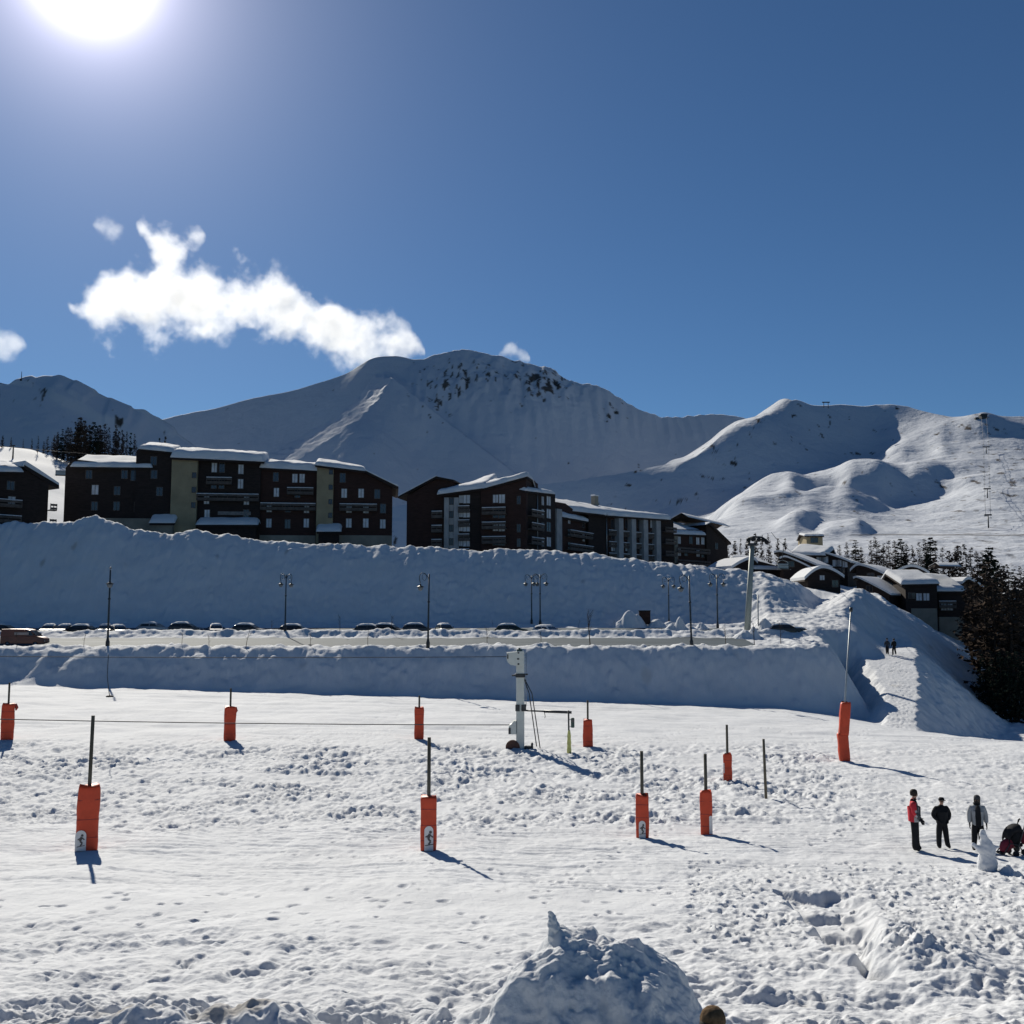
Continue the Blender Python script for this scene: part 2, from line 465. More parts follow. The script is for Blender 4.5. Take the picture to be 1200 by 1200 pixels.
# two ploughed roads on the terrace
def build_road(name, d0, d1, label):
    xs = np.linspace(-95, 24.0, 900); ys = np.linspace(d0, d1, 34)
    X, Y = np.meshgrid(xs, ys)
    e = np.minimum(Y - d0, d1 - Y)
    Z = height(X, Y) + 0.035 - 0.12 * (1 - sm(0, 0.7, e + 0.4 * noise(X / 2, Y / 1.2, 100)))
    k = NT(name)
    f = k.noise(0.5, 6, 0.65, stretch=(0.12, 1, 1))
    k.base(k.ramp(f, [(0.3, (0.026, 0.046, 0.064)), (0.6, (0.045, 0.072, 0.096)), (0.8, (0.26, 0.29, 0.32))]))
    k.bump(k.noise(4, 4, 0.6), 0.02)
    o = link(name, grid_mesh(name, X, Y, Z), k.props(0.8, 0, 0.2))
    return tag(o, label, None, None, 'structure')
build_road('road', 103.6, 112.4, 'ploughed grey road along the top of the front snow bank')
build_road('car_park', 116.3, 126.6, 'ploughed grey parking strip below the long snow bank')

# ------------------------------------------------------------------ mountains
def blur2(A, s0, s1):
    for ax, s in ((0, s0), (1, s1)):
        if s <= 0: continue
        r = int(3 * s) + 1
        k = np.exp(-0.5 * (np.arange(-r, r + 1) / s) ** 2); k /= k.sum()
        A = np.apply_along_axis(lambda v: np.convolve(np.pad(v, r, mode='edge'), k, 'valid'), ax, A)
    return A
def tps(pts, smooth=0.0):
    """Thin-plate surface z(x, y) through points."""
    A = np.array(pts, float)
    sc = 400.0
    xy = A[:, :2] / sc
    r = np.linalg.norm(xy[:, None] - xy[None], axis=-1)
    K = np.where(r > 0, r * r * np.log(np.maximum(r, 1e-9)), 0) + smooth * np.eye(len(A))
    Pm = np.c_[np.ones(len(A)), xy]
    M = np.block([[K, Pm], [Pm.T, np.zeros((3, 3))]])
    w = np.linalg.solve(M, np.r_[A[:, 2], np.zeros(3)])
    def f(X, Y):
        out = np.zeros(X.shape)
        x, y = X.reshape(-1) / sc, Y.reshape(-1) / sc
        res = w[-3] + w[-2] * x + w[-1] * y
        for i in range(len(A)):
            d2 = (x - xy[i, 0]) ** 2 + (y - xy[i, 1]) ** 2
            res = res + w[i] * 0.5 * d2 * np.log(np.maximum(d2, 1e-12))
        return res.reshape(X.shape)
    return f
rock_mat = NT('mountain_snow')
_a = rock_mat.node('ShaderNodeAttribute', attribute_name='rock')
_mx = rock_mat.node('ShaderNodeMix', data_type='RGBA')
rock_mat.l.new(_a.outputs['Fac'], _mx.inputs[0])
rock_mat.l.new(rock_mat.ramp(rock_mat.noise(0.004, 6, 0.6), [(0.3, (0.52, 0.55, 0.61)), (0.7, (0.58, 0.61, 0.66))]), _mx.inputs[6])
rock_mat.l.new(rock_mat.ramp(rock_mat.noise(0.03, 6, 0.6), [(0.35, (0.05, 0.045, 0.04)), (0.7, (0.14, 0.12, 0.11))]), _mx.inputs[7])
rock_mat.base(_mx.outputs[2])
rock_mat.bump(rock_mat.noise(0.03, 8, 0.62), 4.0)
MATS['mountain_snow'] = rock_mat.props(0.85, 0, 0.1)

def mountain(name, label, pts, ridge, d0, d1, px0, px1, ncol, nrow, extra=None, rock=None, amp=6.0, back=0.75, seed=200, wave=140.0, sharp_px=None):
    """pts: (px, py, depth) on the visible face; ridge: (px, py, depth) along the skyline."""
    face = [tuple(P(*p)) for p in pts] + [tuple(P(*p)) for p in ridge]
    f = tps(face)
    rp = np.array(ridge, float)
    pxs = np.linspace(px0, px1, ncol)
    PX, V = np.meshgrid(pxs, np.linspace(0, 1, nrow))
    RD = np.interp(PX, rp[:, 0], rp[:, 2])
    nf = int(nrow * .84); vf = V[nf, 0]                    # this row runs exactly along the skyline
    Y = np.where(V <= vf, d0 + (RD - d0) * (1 - (1 - np.clip(V / vf, 0, 1)) ** 1.15), RD + (d1 - RD) * (np.clip(V - vf, 0, 1) / (1 - vf)) ** 1.8)
    X = (PX - 600) / FPX * Y
    Z = f(X, Y)
    ry = np.interp(PX, rp[:, 0], rp[:, 1]); rd = np.interp(PX, rp[:, 0], rp[:, 2])
    zr = (HORIZON - ry) / FPX * rd
    ov = Y - rd
    n = fbm(X / wave, Y / wave, seed, 5, 0.5)
    fine = fbm(X / 34.0, Y / 60.0, seed + 9, 4, 0.55)
    Z = np.where(ov > 0, zr - back * ov - 0.0004 * ov ** 2, Z)
    edge = 1 - 0.75 * np.exp(-(ov / 90.0) ** 2)
    Z = Z + amp * n * edge + 0.22 * amp * fine * (0.35 + 0.65 * edge)
    if extra is not None: Z = Z + extra(PX, HORIZON - FPX * Z / Y, X, Y) * (1 - sm(-10, 40, ov))
    me = grid_mesh(name, X, Y, Z)
    if sharp_px is not None:                               # a knife-edged crest: no softened normals there
        ev = np.empty(len(me.edges) * 2, np.int32); me.edges.foreach_get('vertices', ev); ev = ev.reshape(-1, 2)
        rows_, cols_ = ev // ncol, ev % ncol
        hit = (rows_ >= nf - 1).all(1) & (rows_ <= nf + 1).all(1) & (pxs[cols_[:, 0]] < sharp_px)
        me.edges.foreach_set('use_edge_sharp', hit)
    PY = HORIZON - FPX * Z / Y
    attr(me, 'rock', np.clip(rock(PX, PY, X, Y), 0, 1) if rock is not None else np.zeros(X.shape))
    return tag(link(name, me, MATS['mountain_snow']), label, None, None, 'structure')

def seg_dist(PX, PY, line):
    best = np.full(PX.shape, 1e9); side = np.zeros(PX.shape); along = np.zeros(PX.shape)
    for k, ((x0, y0), (x1, y1)) in enumerate(zip(line[:-1], line[1:])):
        dx, dy = x1 - x0, y1 - y0
        t = np.clip(((PX - x0) * dx + (PY - y0) * dy) / (dx * dx + dy * dy), 0, 1)
        d = np.hypot(PX - x0 - t * dx, PY - y0 - t * dy)
        b = d < best
        best = np.where(b, d, best)
        side = np.where(b, np.sign((PX - x0) * dy - (PY - y0) * dx), side)
        along = np.where(b, (k + t) / (len(line) - 1), along)
    return best, side, along

# the big shaded mountain in the middle
ridge_c = [(-200, 520, 3000), (100, 505, 2900), (190, 493, 2800), (210, 488, 2780), (255, 479, 2750), (300, 467, 2720), (345, 458, 2700), (380, 447, 2690), (410, 436, 2680),
           (435, 421, 2670), (450, 418, 2665), (467, 418, 2660), (490, 422, 2660), (520, 414, 2660), (550, 411, 2660), (575, 416, 2660), (600, 422, 2650), (630, 429, 2650), (652, 436, 2640),
           (668, 448, 2640), (695, 452, 2640), (715, 460, 2640), (735, 473, 2640), (755, 483, 2640), (785, 490, 2650), (810, 488, 2660), (835, 486, 2660), (855, 487, 2660), (900, 500, 2660), (1000, 520, 2660)]
face_c = []
for px, py, d in ridge_c[::3]:
    kr = (HORIZON - py) / FPX
    for yy, t in ((540, 1.0), (600, 1.0), (670, 0.92)):
        if yy <= py + 20: continue
        if px <= 450: t *= 0.84
        k = (HORIZON - yy) / FPX
        face_c.append((px, yy, d * (t - kr) / (t - k)))
streak = [(447, 420), (432, 440), (418, 462), (395, 482), (372, 497), (345, 513), (318, 528), (298, 536), (280, 545)]
def extra_c(PX, PY, X, Y):
    d, s, al = seg_dist(PX, PY, streak)
    sd = d * s                                  # positive on the right of the rib
    w = 24.0 + 44.0 * al
    wob = 3.0 * noise(PX / 9, PY / 9, 250)
    h = 1.32 * w * np.clip((sd + wob) / w, 0, 1) * np.exp(-np.clip(sd - w, 0, None) / 150.0) * sm(0.0, 0.15, al)
    crag = np.exp(-(((PX - 640) / 70) ** 2 + ((PY - 452) / 30) ** 2)) + np.exp(-(((PX - 545) / 60) ** 2 + ((PY - 440) / 32) ** 2))
    rid = 1 - np.abs(noise(X / 42, Y / 150, 251)) * 2
    h = h + crag * (9.0 * rid + 6.0 * fbm(X / 22, Y / 40, 252, 4, .6))
    gul = np.exp(-((PY - 480) / 40) ** 2) * 4.0 * (1 - np.abs(noise(X / 30, Y / 260, 254)) * 2)
    return np.where(sd > -30, h, crag * 0) + gul * sm(430, 480, PX)
def rock_c(PX, PY, X, Y):
    z1 = np.exp(-(((PX - 640) / 34) ** 2 + ((PY - 447) / 22) ** 2)) + 0.8 * np.exp(-(((PX - 520) / 35) ** 2 + ((PY - 455) / 36) ** 2)) \
        + 0.7 * np.exp(-(((PX - 715) / 22) ** 2 + ((PY - 480) / 14) ** 2)) + 0.6 * np.exp(-(((PX - 580) / 60) ** 2 + ((PY - 432) / 18) ** 2)) + 0.4 * np.exp(-(((PX - 760) / 60) ** 2 + ((PY - 560) / 25) ** 2))
    n = fbm(X / 17, Y / 28, 260, 5, 0.65)
    return sm(0.72, 1.0, n + 1.25 * z1 - 0.42)
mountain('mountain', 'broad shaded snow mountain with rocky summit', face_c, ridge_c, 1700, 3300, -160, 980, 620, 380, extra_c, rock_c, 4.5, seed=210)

# the left mountain, nearer and cut by the frame
ridge_l = [(-500, 470, 1500), (-200, 452, 1650), (-60, 449, 1760), (0, 447, 1800), (20, 442, 1830), (40, 439, 1850), (58, 438, 1860), (75, 445, 1870), (100, 458, 1880), (130, 473, 1900), (155, 482, 1910), (180, 492, 1920), (200, 504, 1930), (230, 525, 1940), (300, 570, 1950), (420, 650, 1950), (520, 720, 1950)]
face_l = []
for px, py, d in ridge_l[::2]:
    kr = (HORIZON - py) / FPX
    for yy, t in ((500, 0.98), (560, 0.98), (640, 0.9)):
        if yy <= py + 15: continue
        k = (HORIZON - yy) / FPX
        face_l.append((px, yy, d * (t - kr) / (t - k)))
lines_l = [([(35, 452), (62, 470), (95, 484), (110, 494), (135, 505), (160, 518)], 13.0, 7.0), ([(68, 462), (82, 470), (90, 478)], 6, 4.0), ([(150, 478), (170, 490), (188, 504), (197, 512)], 9, 5.0),
           ([(-60, 452), (0, 446), (32, 449)], 7, 5), ([(112, 497), (130, 501), (145, 504)], 6, 4.0)]
def extra_l(PX, PY, X, Y):
    h = 0
    for ln, a, w in lines_l:
        d, s, al = seg_dist(PX, PY, ln)
        sd = d * s
        h = h + a * sm(0, 1, 0.5 + sd / w) * np.exp(-np.clip(sd, 0, None) / 45.0) * sm(0, .12, al) * (1 - sm(.9, 1, al)) * (sd > -25)
    return h
def rock_l(PX, PY, X, Y):
    z1 = np.exp(-(((PX - 35) / 45) ** 2 + ((PY - 468) / 18) ** 2)) + .6 * np.exp(-(((PX - 120) / 40) ** 2 + ((PY - 495) / 14) ** 2))
    return sm(0.8, 1.1, fbm(X / 20, Y / 34, 270, 4, 0.6) + 0.7 * z1 - .2)
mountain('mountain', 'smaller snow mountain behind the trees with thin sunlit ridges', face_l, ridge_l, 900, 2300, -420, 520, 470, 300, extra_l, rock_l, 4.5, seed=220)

# the right mountain: dark bowl above sunlit hummocks
ridge_r = [(420, 600, 1690), (500, 586, 1715), (560, 577, 1735), (600, 572, 1745), (650, 566, 1757), (700, 559, 1772), (740, 553, 1785), (781, 545, 1800), (800, 536, 1880), (818, 526, 1920), (835, 514, 1950), (848, 503, 1985), (862, 494, 1990), (885, 489, 2010), (903, 476, 2060), (918, 466, 2050), (933, 469, 2005),
           (950, 475, 2015), (990, 475, 2035), (1033, 474, 2050), (1050, 473, 2040), (1071, 475, 2020), (1095, 482, 1980), (1117, 487, 1940), (1140, 487, 1900), (1154, 486, 1880), (1170, 488, 1890), (1200, 489, 1920), (1300, 484, 2000), (1600, 470, 2100)]
face_r = [  # bowl, shaded
    (925, 475, 1990), (900, 495, 1915), (880, 500, 1895), (865, 505, 1880), (845, 521, 1845), (825, 540, 1800), (800, 549, 1780), (783, 552, 1772), 
    (918, 500, 1915), (918, 545, 1790), (960, 500, 1955), (960, 545, 1810), (1000, 500, 1975), (1000, 547, 1840), (1035, 500, 1985), (1040, 532, 1880), (880, 540, 1790), (880, 578, 1690), (840, 560, 1760), (840, 600, 1640),
    (790, 600, 1665), (818, 628, 1500), (740, 610, 1690), (740, 660, 1600), (790, 650, 1550), (790, 700, 1450), (680, 630, 1670), (680, 690, 1570), (600, 650, 1625), (600, 700, 1540), (500, 690, 1560),
    # sunlit apron and floor
    (842, 610, 1180), (860, 618, 1050), (900, 625, 960), (950, 630, 900), (1000, 628, 920), (1060, 627, 930), (1120, 627, 930), (1200, 625, 940), (1300, 622, 950), 
    (840, 655, 760), (900, 655, 745), (1000, 652, 740), (1100, 652, 740), (1200, 650, 745), (1400, 645, 750), (850, 690, 600), (1000, 690, 600), (1150, 690, 600), (1300, 690, 600), (1000, 722, 450), (1200, 722, 450), (1400, 722, 450),
    # first lobe
    (866, 588, 1370), (882, 574, 1470), (905, 556, 1600), (880, 600, 1250), (905, 585, 1370), (915, 560, 1610),
    # gully and second lobe
    (925, 572, 1520), (938, 560, 1640), (915, 595, 1330), (955, 553, 1640), (940, 578, 1440), (928, 600, 1290), (960, 600, 1270), (975, 572, 1440), (900, 610, 1170),
    # wedge in shade under the second lobe
    (992, 557, 1560), (1020, 556, 1545), (1045, 558, 1535), (988, 596, 1450), (1015, 600, 1440), (1035, 598, 1440), (1057, 575, 1500), (970, 608, 1230), (1020, 610, 1280), (1050, 605, 1300),
    # hummocks on the right
    (1070, 550, 1590), (1090, 546, 1600), (1110, 545, 1600), (1072, 580, 1500), (1105, 580, 1490), (1115, 562, 1545), (1130, 560, 1500), (1090, 600, 1330), (1130, 600, 1270), (1200, 600, 1230), (1300, 596, 1240),
    (1035, 538, 1800), (1055, 525, 1860), (1080, 528, 1790), (1045, 542, 1730), (1075, 542, 1700), (1060, 505, 1930), (1085, 505, 1880), (1110, 520, 1790), (1130, 505, 1830), (1150, 520, 1740), (1200, 510, 1800), (1200, 540, 1600), (1150, 545, 1580), (1300, 520, 1740), (1200, 570, 1420), (1150, 575, 1400),
]
strip_r = [(927, 468), (905, 488), (893, 494), (872, 498), (855, 508), (838, 524), (818, 540), (795, 547), (781, 548)]
def poly_mask(PX, PY, poly, soft):
    ins = np.zeros(PX.shape, bool); d = np.full(PX.shape, 1e9)
    for (x0, y0), (x1, y1) in zip(poly, poly[1:] + poly[:1]):
        c = ((y0 > PY) != (y1 > PY)) & (PX < (x1 - x0) * (PY - y0) / ((y1 - y0) or 1e-9) + x0)
        ins ^= c
        t = np.clip(((PX - x0) * (x1 - x0) + (PY - y0) * (y1 - y0)) / ((x1 - x0) ** 2 + (y1 - y0) ** 2), 0, 1)
        d = np.minimum(d, np.hypot(PX - x0 - t * (x1 - x0), PY - y0 - t * (y1 - y0)))
    return sm(-soft, soft, np.where(ins, d, -d))
steep_r = [([(980, 596), (1000, 570), (1040, 566), (1058, 578), (1036, 600), (1000, 602)], 0.20), ([(1068, 580), (1072, 562), (1100, 556), (1114, 566), (1086, 582)], 0.22),
           ([(1032, 541), (1046, 530), (1078, 532), (1066, 542)], 0.22), ([(908, 624), (935, 614), (958, 612), (950, 624), (925, 629)], 0.24), ([(962, 629), (985, 624), (1016, 625), (1012, 631)], 0.24),
           ([(913, 592), (925, 575), (950, 563), (935, 578), (920, 594)], 0.24), ([(1128, 512), (1150, 498), (1185, 500), (1170, 512)], 0.18), ([(1104, 536), (1112, 529), (1118, 534), (1110, 540)], 0.24)]
def extra_r(PX, PY, X, Y):
    d, s, al = seg_dist(PX, PY, strip_r)
    sd = d * s
    w = 7.0 + 3 * np.sin(al * 9)
    h = 9.0 * np.clip(1 + sd / w, 0, 1) * np.exp(-np.clip(sd, 0, None) / 24.0) * sm(0, .2, al) * (1 - sm(.72, 1, al))
    g = 0
    wx, wy = 3.5 * noise(X / 30, Y / 60, 290), 3.0 * noise(X / 26, Y / 60, 291)
    for poly, gain in steep_r: g = np.maximum(g, gain * poly_mask(PX + wx, PY + wy, poly, 2.5))
    acc = np.zeros(PX.shape)
    for i in range(1, PX.shape[0]):
        dy = Y[i] - Y[i - 1]
        acc[i] = acc[i - 1] * np.exp(-dy / 110.0) + g[i] * dy
    return h + blur2(acc, 3.0, 4.0)
def rock_r(PX, PY, X, Y):
    z1 = np.exp(-(((PX - 842) / 12) ** 2 + ((PY - 526) / 13) ** 2)) + np.exp(-(((PX - 893) / 8) ** 2 + ((PY - 495) / 7) ** 2)) + .5 * np.exp(-(((PX - 1148) / 26) ** 2 + ((PY - 498) / 12) ** 2)) \
        + .45 * np.exp(-(((PX - 1185) / 40) ** 2 + ((PY - 560) / 30) ** 2))
    road = 0.8 * np.exp(-((PY - (627 + 1.5 * noise(PX / 60, PX * 0, 281))) / 0.7) ** 2) * sm(985, 1010, PX)
    scrub = 0.5 * sm(0.72, 0.95, fbm(X / 12, Y / 26, 283, 3, .6) + .3 * sm(560, 640, PY)) * sm(1060, 1120, PX)
    return sm(0.75, 1.0, fbm(X / 16, Y / 30, 280, 4, 0.6) + 0.85 * z1) + road + scrub
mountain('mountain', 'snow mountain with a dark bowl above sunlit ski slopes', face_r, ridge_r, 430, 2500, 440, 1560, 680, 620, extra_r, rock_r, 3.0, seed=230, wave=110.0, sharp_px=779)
# ------------------------------------------------------------------ mesh kit
class MB:
    """Collects shapes into one mesh."""
    def __init__(self): self.v, self.f, self.sm, self.mi = [], [], [], []; self.cur = 0
    def add(self, vs, fs, smooth=False):
        o = len(self.v)
        self.v += [tuple(p) for p in vs]
        for f in fs: self.f.append([i + o for i in f]); self.sm.append(smooth); self.mi.append(self.cur)
        return self
    def mat(self, i): self.cur = i; return self
    def box(self, a, b, M=None, bev=0.0):
        (x0, y0, z0), (x1, y1, z1) = a, b
        if bev <= 0:
            vs = [Vector(p) for p in ((x0, y0, z0), (x1, y0, z0), (x1, y1, z0), (x0, y1, z0), (x0, y0, z1), (x1, y0, z1), (x1, y1, z1), (x0, y1, z1))]
            fs = [(0, 3, 2, 1), (4, 5, 6, 7), (0, 1, 5, 4), (1, 2, 6, 5), (2, 3, 7, 6), (3, 0, 4, 7)]
        else:
            c = bev
            vs = []; fs = []
            for z, k in ((z0, c), (z0 + c, 0), (z1 - c, 0), (z1, c)):
                for px, py in ((x0 + c, y0 + k), (x1 - c, y0 + k), (x1 - k, y0 + c), (x1 - k, y1 - c), (x1 - c, y1 - k), (x0 + c, y1 - k), (x0 + k, y1 - c), (x0 + k, y0 + c)):
                    vs.append(Vector((px, py, z)))
            for r in range(3):
                for i in range(8):
                    j = (i + 1) % 8
                    fs.append((r * 8 + i, r * 8 + j, r * 8 + 8 + j, r * 8 + 8 + i))
            fs.append(tuple(range(7, -1, -1))); fs.append(tuple(range(24, 32)))
        if M is not None: vs = [M @ v for v in vs]
        return self.add(vs, fs)
    def tube(self, pts, rad, seg=8, cap=True, smooth=True):
        pts = [Vector(p) for p in pts]
        n = len(pts)
        rads = rad if isinstance(rad, (list, tuple)) else [rad] * n
        vs = []; up = Vector((0, 0, 1)); prev = None
        for i, p in enumerate(pts):
            d = (pts[min(i + 1, n - 1)] - pts[max(i - 1, 0)]).normalized()
            if prev is None:
                a = up if abs(d.z) < 0.95 else Vector((1, 0, 0))
                e1 = d.cross(a).normalized()
            else:
                e1 = (prev - d * prev.dot(d)).normalized()
            prev = e1
            e2 = d.cross(e1)
            for k in range(seg):
                t = 2 * math.pi * k / seg
                vs.append(p + (e1 * math.cos(t) + e2 * math.sin(t)) * rads[i])
        fs = []
        for i in range(n - 1):
            for k in range(seg):
                j = (k + 1) % seg
                fs.append((i * seg + k, i * seg + j, (i + 1) * seg + j, (i + 1) * seg + k))
        o = len(self.v)
        self.add(vs, fs, smooth)
        if cap: self.add([], []); self.f += [[o + k for k in range(seg)][::-1], [o + (n - 1) * seg + k for k in range(seg)]]; self.sm += [False, False]; self.mi += [self.cur] * 2
        return self
    def lathe(self, prof, seg=16, M=None, smooth=True):
        """prof: (radius, height) pairs from the bottom up, about z."""
        vs = []; fs = []
        for r, z in prof:
            for k in range(seg):
                t = 2 * math.pi * k / seg
                vs.append(Vector((r * math.cos(t), r * math.sin(t), z)))
        for i in range(len(prof) - 1):
            for k in range(seg):
                j = (k + 1) % seg
                fs.append((i * seg + k, i * seg + j, (i + 1) * seg + j, (i + 1) * seg + k))
        fs.append(tuple(range(seg))[::-1]); fs.append(tuple((len(prof) - 1) * seg + k for k in range(seg)))
        if M is not None: vs = [M @ v for v in vs]
        return self.add(vs, fs, smooth)
    def prism(self, poly, y0, y1, M=None):
        """poly in (x, z), extruded along y."""
        n = len(poly)
        vs = [Vector((x, y0, z)) for x, z in poly] + [Vector((x, y1, z)) for x, z in poly]
        if M is not None: vs = [M @ v for v in vs]
        fs = [tuple(range(n)), tuple(range(2 * n - 1, n - 1, -1))]
        for i in range(n):
            j = (i + 1) % n
            fs.append((i, i + n, j + n, j))
        return self.add(vs, fs)
    def ball(self, c, r, seg=12, rings=8, M=None):
        rx, ry, rz = r if isinstance(r, (list, tuple)) else (r, r, r)
        vs = []; fs = []
        for i in range(1, rings):
            a = math.pi * i / rings
            for k in range(seg):
                t = 2 * math.pi * k / seg
                vs.append(Vector((c[0] + rx * math.sin(a) * math.cos(t), c[1] + ry * math.sin(a) * math.sin(t), c[2] - rz * math.cos(a))))
        b = len(vs); vs += [Vector((c[0], c[1], c[2] - rz)), Vector((c[0], c[1], c[2] + rz))]
        for i in range(rings - 2):
            for k in range(seg):
                j = (k + 1) % seg
                fs.append((i * seg + k, i * seg + j, (i + 1) * seg + j, (i + 1) * seg + k))
        for k in range(seg):
            j = (k + 1) % seg
            fs.append((b, j, k)); fs.append((b + 1, (rings - 2) * seg + k, (rings - 2) * seg + j))
        if M is not None: vs = [M @ v for v in vs]
        return self.add(vs, fs, True)
    def mesh(self, name, fix=True):
        me = bpy.data.meshes.new(name)
        me.from_pydata([tuple(v) for v in self.v], [], self.f)
        me.update()
        me.polygons.foreach_set('use_smooth', self.sm)
        me.polygons.foreach_set('material_index', self.mi)
        if fix:
            bm = bmesh.new(); bm.from_mesh(me)
            bmesh.ops.recalc_face_normals(bm, faces=bm.faces)
            bm.to_mesh(me); bm.free()
        return me
    def build(self, name, mat, parent=None):
        return link(name, self.mesh(name), mat, parent)

def children_of(o): return [c for c in bpy.data.objects if c.parent == o]
KIDS = {}
def copy_tree(o, parent=None):
    c = o.copy(); C.objects.link(c); c.parent = parent
    for ch in KIDS.get(o.name, None) or children_of(o): copy_tree(ch, c)
    return c
def place(root, loc, rz=None, label=None, group=None, scale=None):
    root.location = loc
    if rz is not None: root.rotation_euler = (root.rotation_euler[0], root.rotation_euler[1], rz)
    if label: root['label'] = label
    if group: root['group'] = group
    if scale: root.scale = (scale, scale, scale)
    return root
def rot(axis, a): return Matrix.Rotation(a, 4, axis)
def mv(x, y, z): return Matrix.Translation((x, y, z))

# shared materials
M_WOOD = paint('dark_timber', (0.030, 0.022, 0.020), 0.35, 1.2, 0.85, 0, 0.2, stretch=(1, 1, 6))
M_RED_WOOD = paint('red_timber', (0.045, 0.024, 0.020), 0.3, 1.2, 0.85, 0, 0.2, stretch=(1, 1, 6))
M_RENDER = paint('ochre_render', (0.30, 0.25, 0.16), 0.15, 0.6, 0.9, 0, 0.2)
M_CONCRETE = paint('pale_concrete', (0.33, 0.33, 0.33), 0.18, 0.8, 0.9, 0, 0.2)
M_GREYBASE = paint('base_render', (0.24, 0.22, 0.18), 0.2, 0.5, 0.9, 0, 0.2)
M_CURTAIN = paint('window_curtain', (0.55, 0.57, 0.60), 0.25, 1.5, 0.5, 0, 0.5)
M_GLASS = paint('dark_glass', (0.03, 0.035, 0.045), 0.3, 0.7, 0.08, 0, 0.6)
M_FRAME = paint('window_frame', (0.10, 0.08, 0.07), 0.3, 4, 0.7, 0, 0.3)
M_RAIL = paint('balcony_timber', (0.10, 0.085, 0.075), 0.35, 2.0, 0.8, 0, 0.2)
M_STEEL = paint('dark_steel', (0.045, 0.048, 0.052), 0.3, 5, 0.5, 0.6, 0.5)
M_GALV = paint('galvanised_steel', (0.34, 0.36, 0.37), 0.18, 6, 0.45, 0.7, 0.5)
M_SLATE = paint('roof_slate', (0.055, 0.06, 0.07), 0.3, 2, 0.7, 0, 0.3)
M_RUBBER = paint('black_rubber', (0.02, 0.02, 0.021), 0.3, 9, 0.8, 0, 0.3)
M_ROOFSNOW = MATS['roof_snow']
M_HEAP = MATS['heap_snow']
# ------------------------------------------------------------------ buildings
class Fac:
    """A vertical facade: plan line from pixel column pxL at depth DL to pxR at DR; local x along it, local y into the building."""
    def __init__(self, pxL, DL, pxR, DR, root):
        self.L = Vector(((pxL - 600) / FPX * DL, DL, 0)); Rp = Vector(((pxR - 600) / FPX * DR, DR, 0))
        self.e = (Rp - self.L).normalized()
        self.n = Vector((-self.e.y, self.e.x, 0))            # inward (away from the viewer)
        if self.n.y < 0: self.n = -self.n
        self.root = root.location.copy()
        o = self.L - Vector((self.root.x, self.root.y, 0))
        self.M = Matrix(((self.e.x, self.n.x, 0, o.x), (self.e.y, self.n.y, 0, o.y), (0, 0, 1, -self.root.z), (0, 0, 0, 1)))
        self.len = (Rp - self.L).length
    def sD(self, px, inn=0.0):
        k = (px - 600) / FPX
        o = self.L + self.n * inn
        # o.x + s e.x = k (o.y + s e.y)
        s = (k * o.y - o.x) / (self.e.x - k * self.e.y)
        return s, o.y + s * self.e.y
    def pt(self, px, py, inn=0.0):
        s, D = self.sD(px, inn)
        return s, zrow(py, D)
    def poly(self, pts, inn=0.0): return [self.pt(px, py, inn) for px, py in pts]

def wall(fac, root, pts, depth, mat, inn=0.0, down=4.0, name='wall'):
    """Prism whose front outline is the given pixel roofline, taken down to below the snow."""
    p = fac.poly(pts, inn)
    low = min(fac.root.z, min(z for s, z in p)) - down
    poly = [(p[0][0], low)] + p + [(p[-1][0], low)]
    return MB().prism(poly, inn, inn + depth, fac.M).build(name, mat, root)

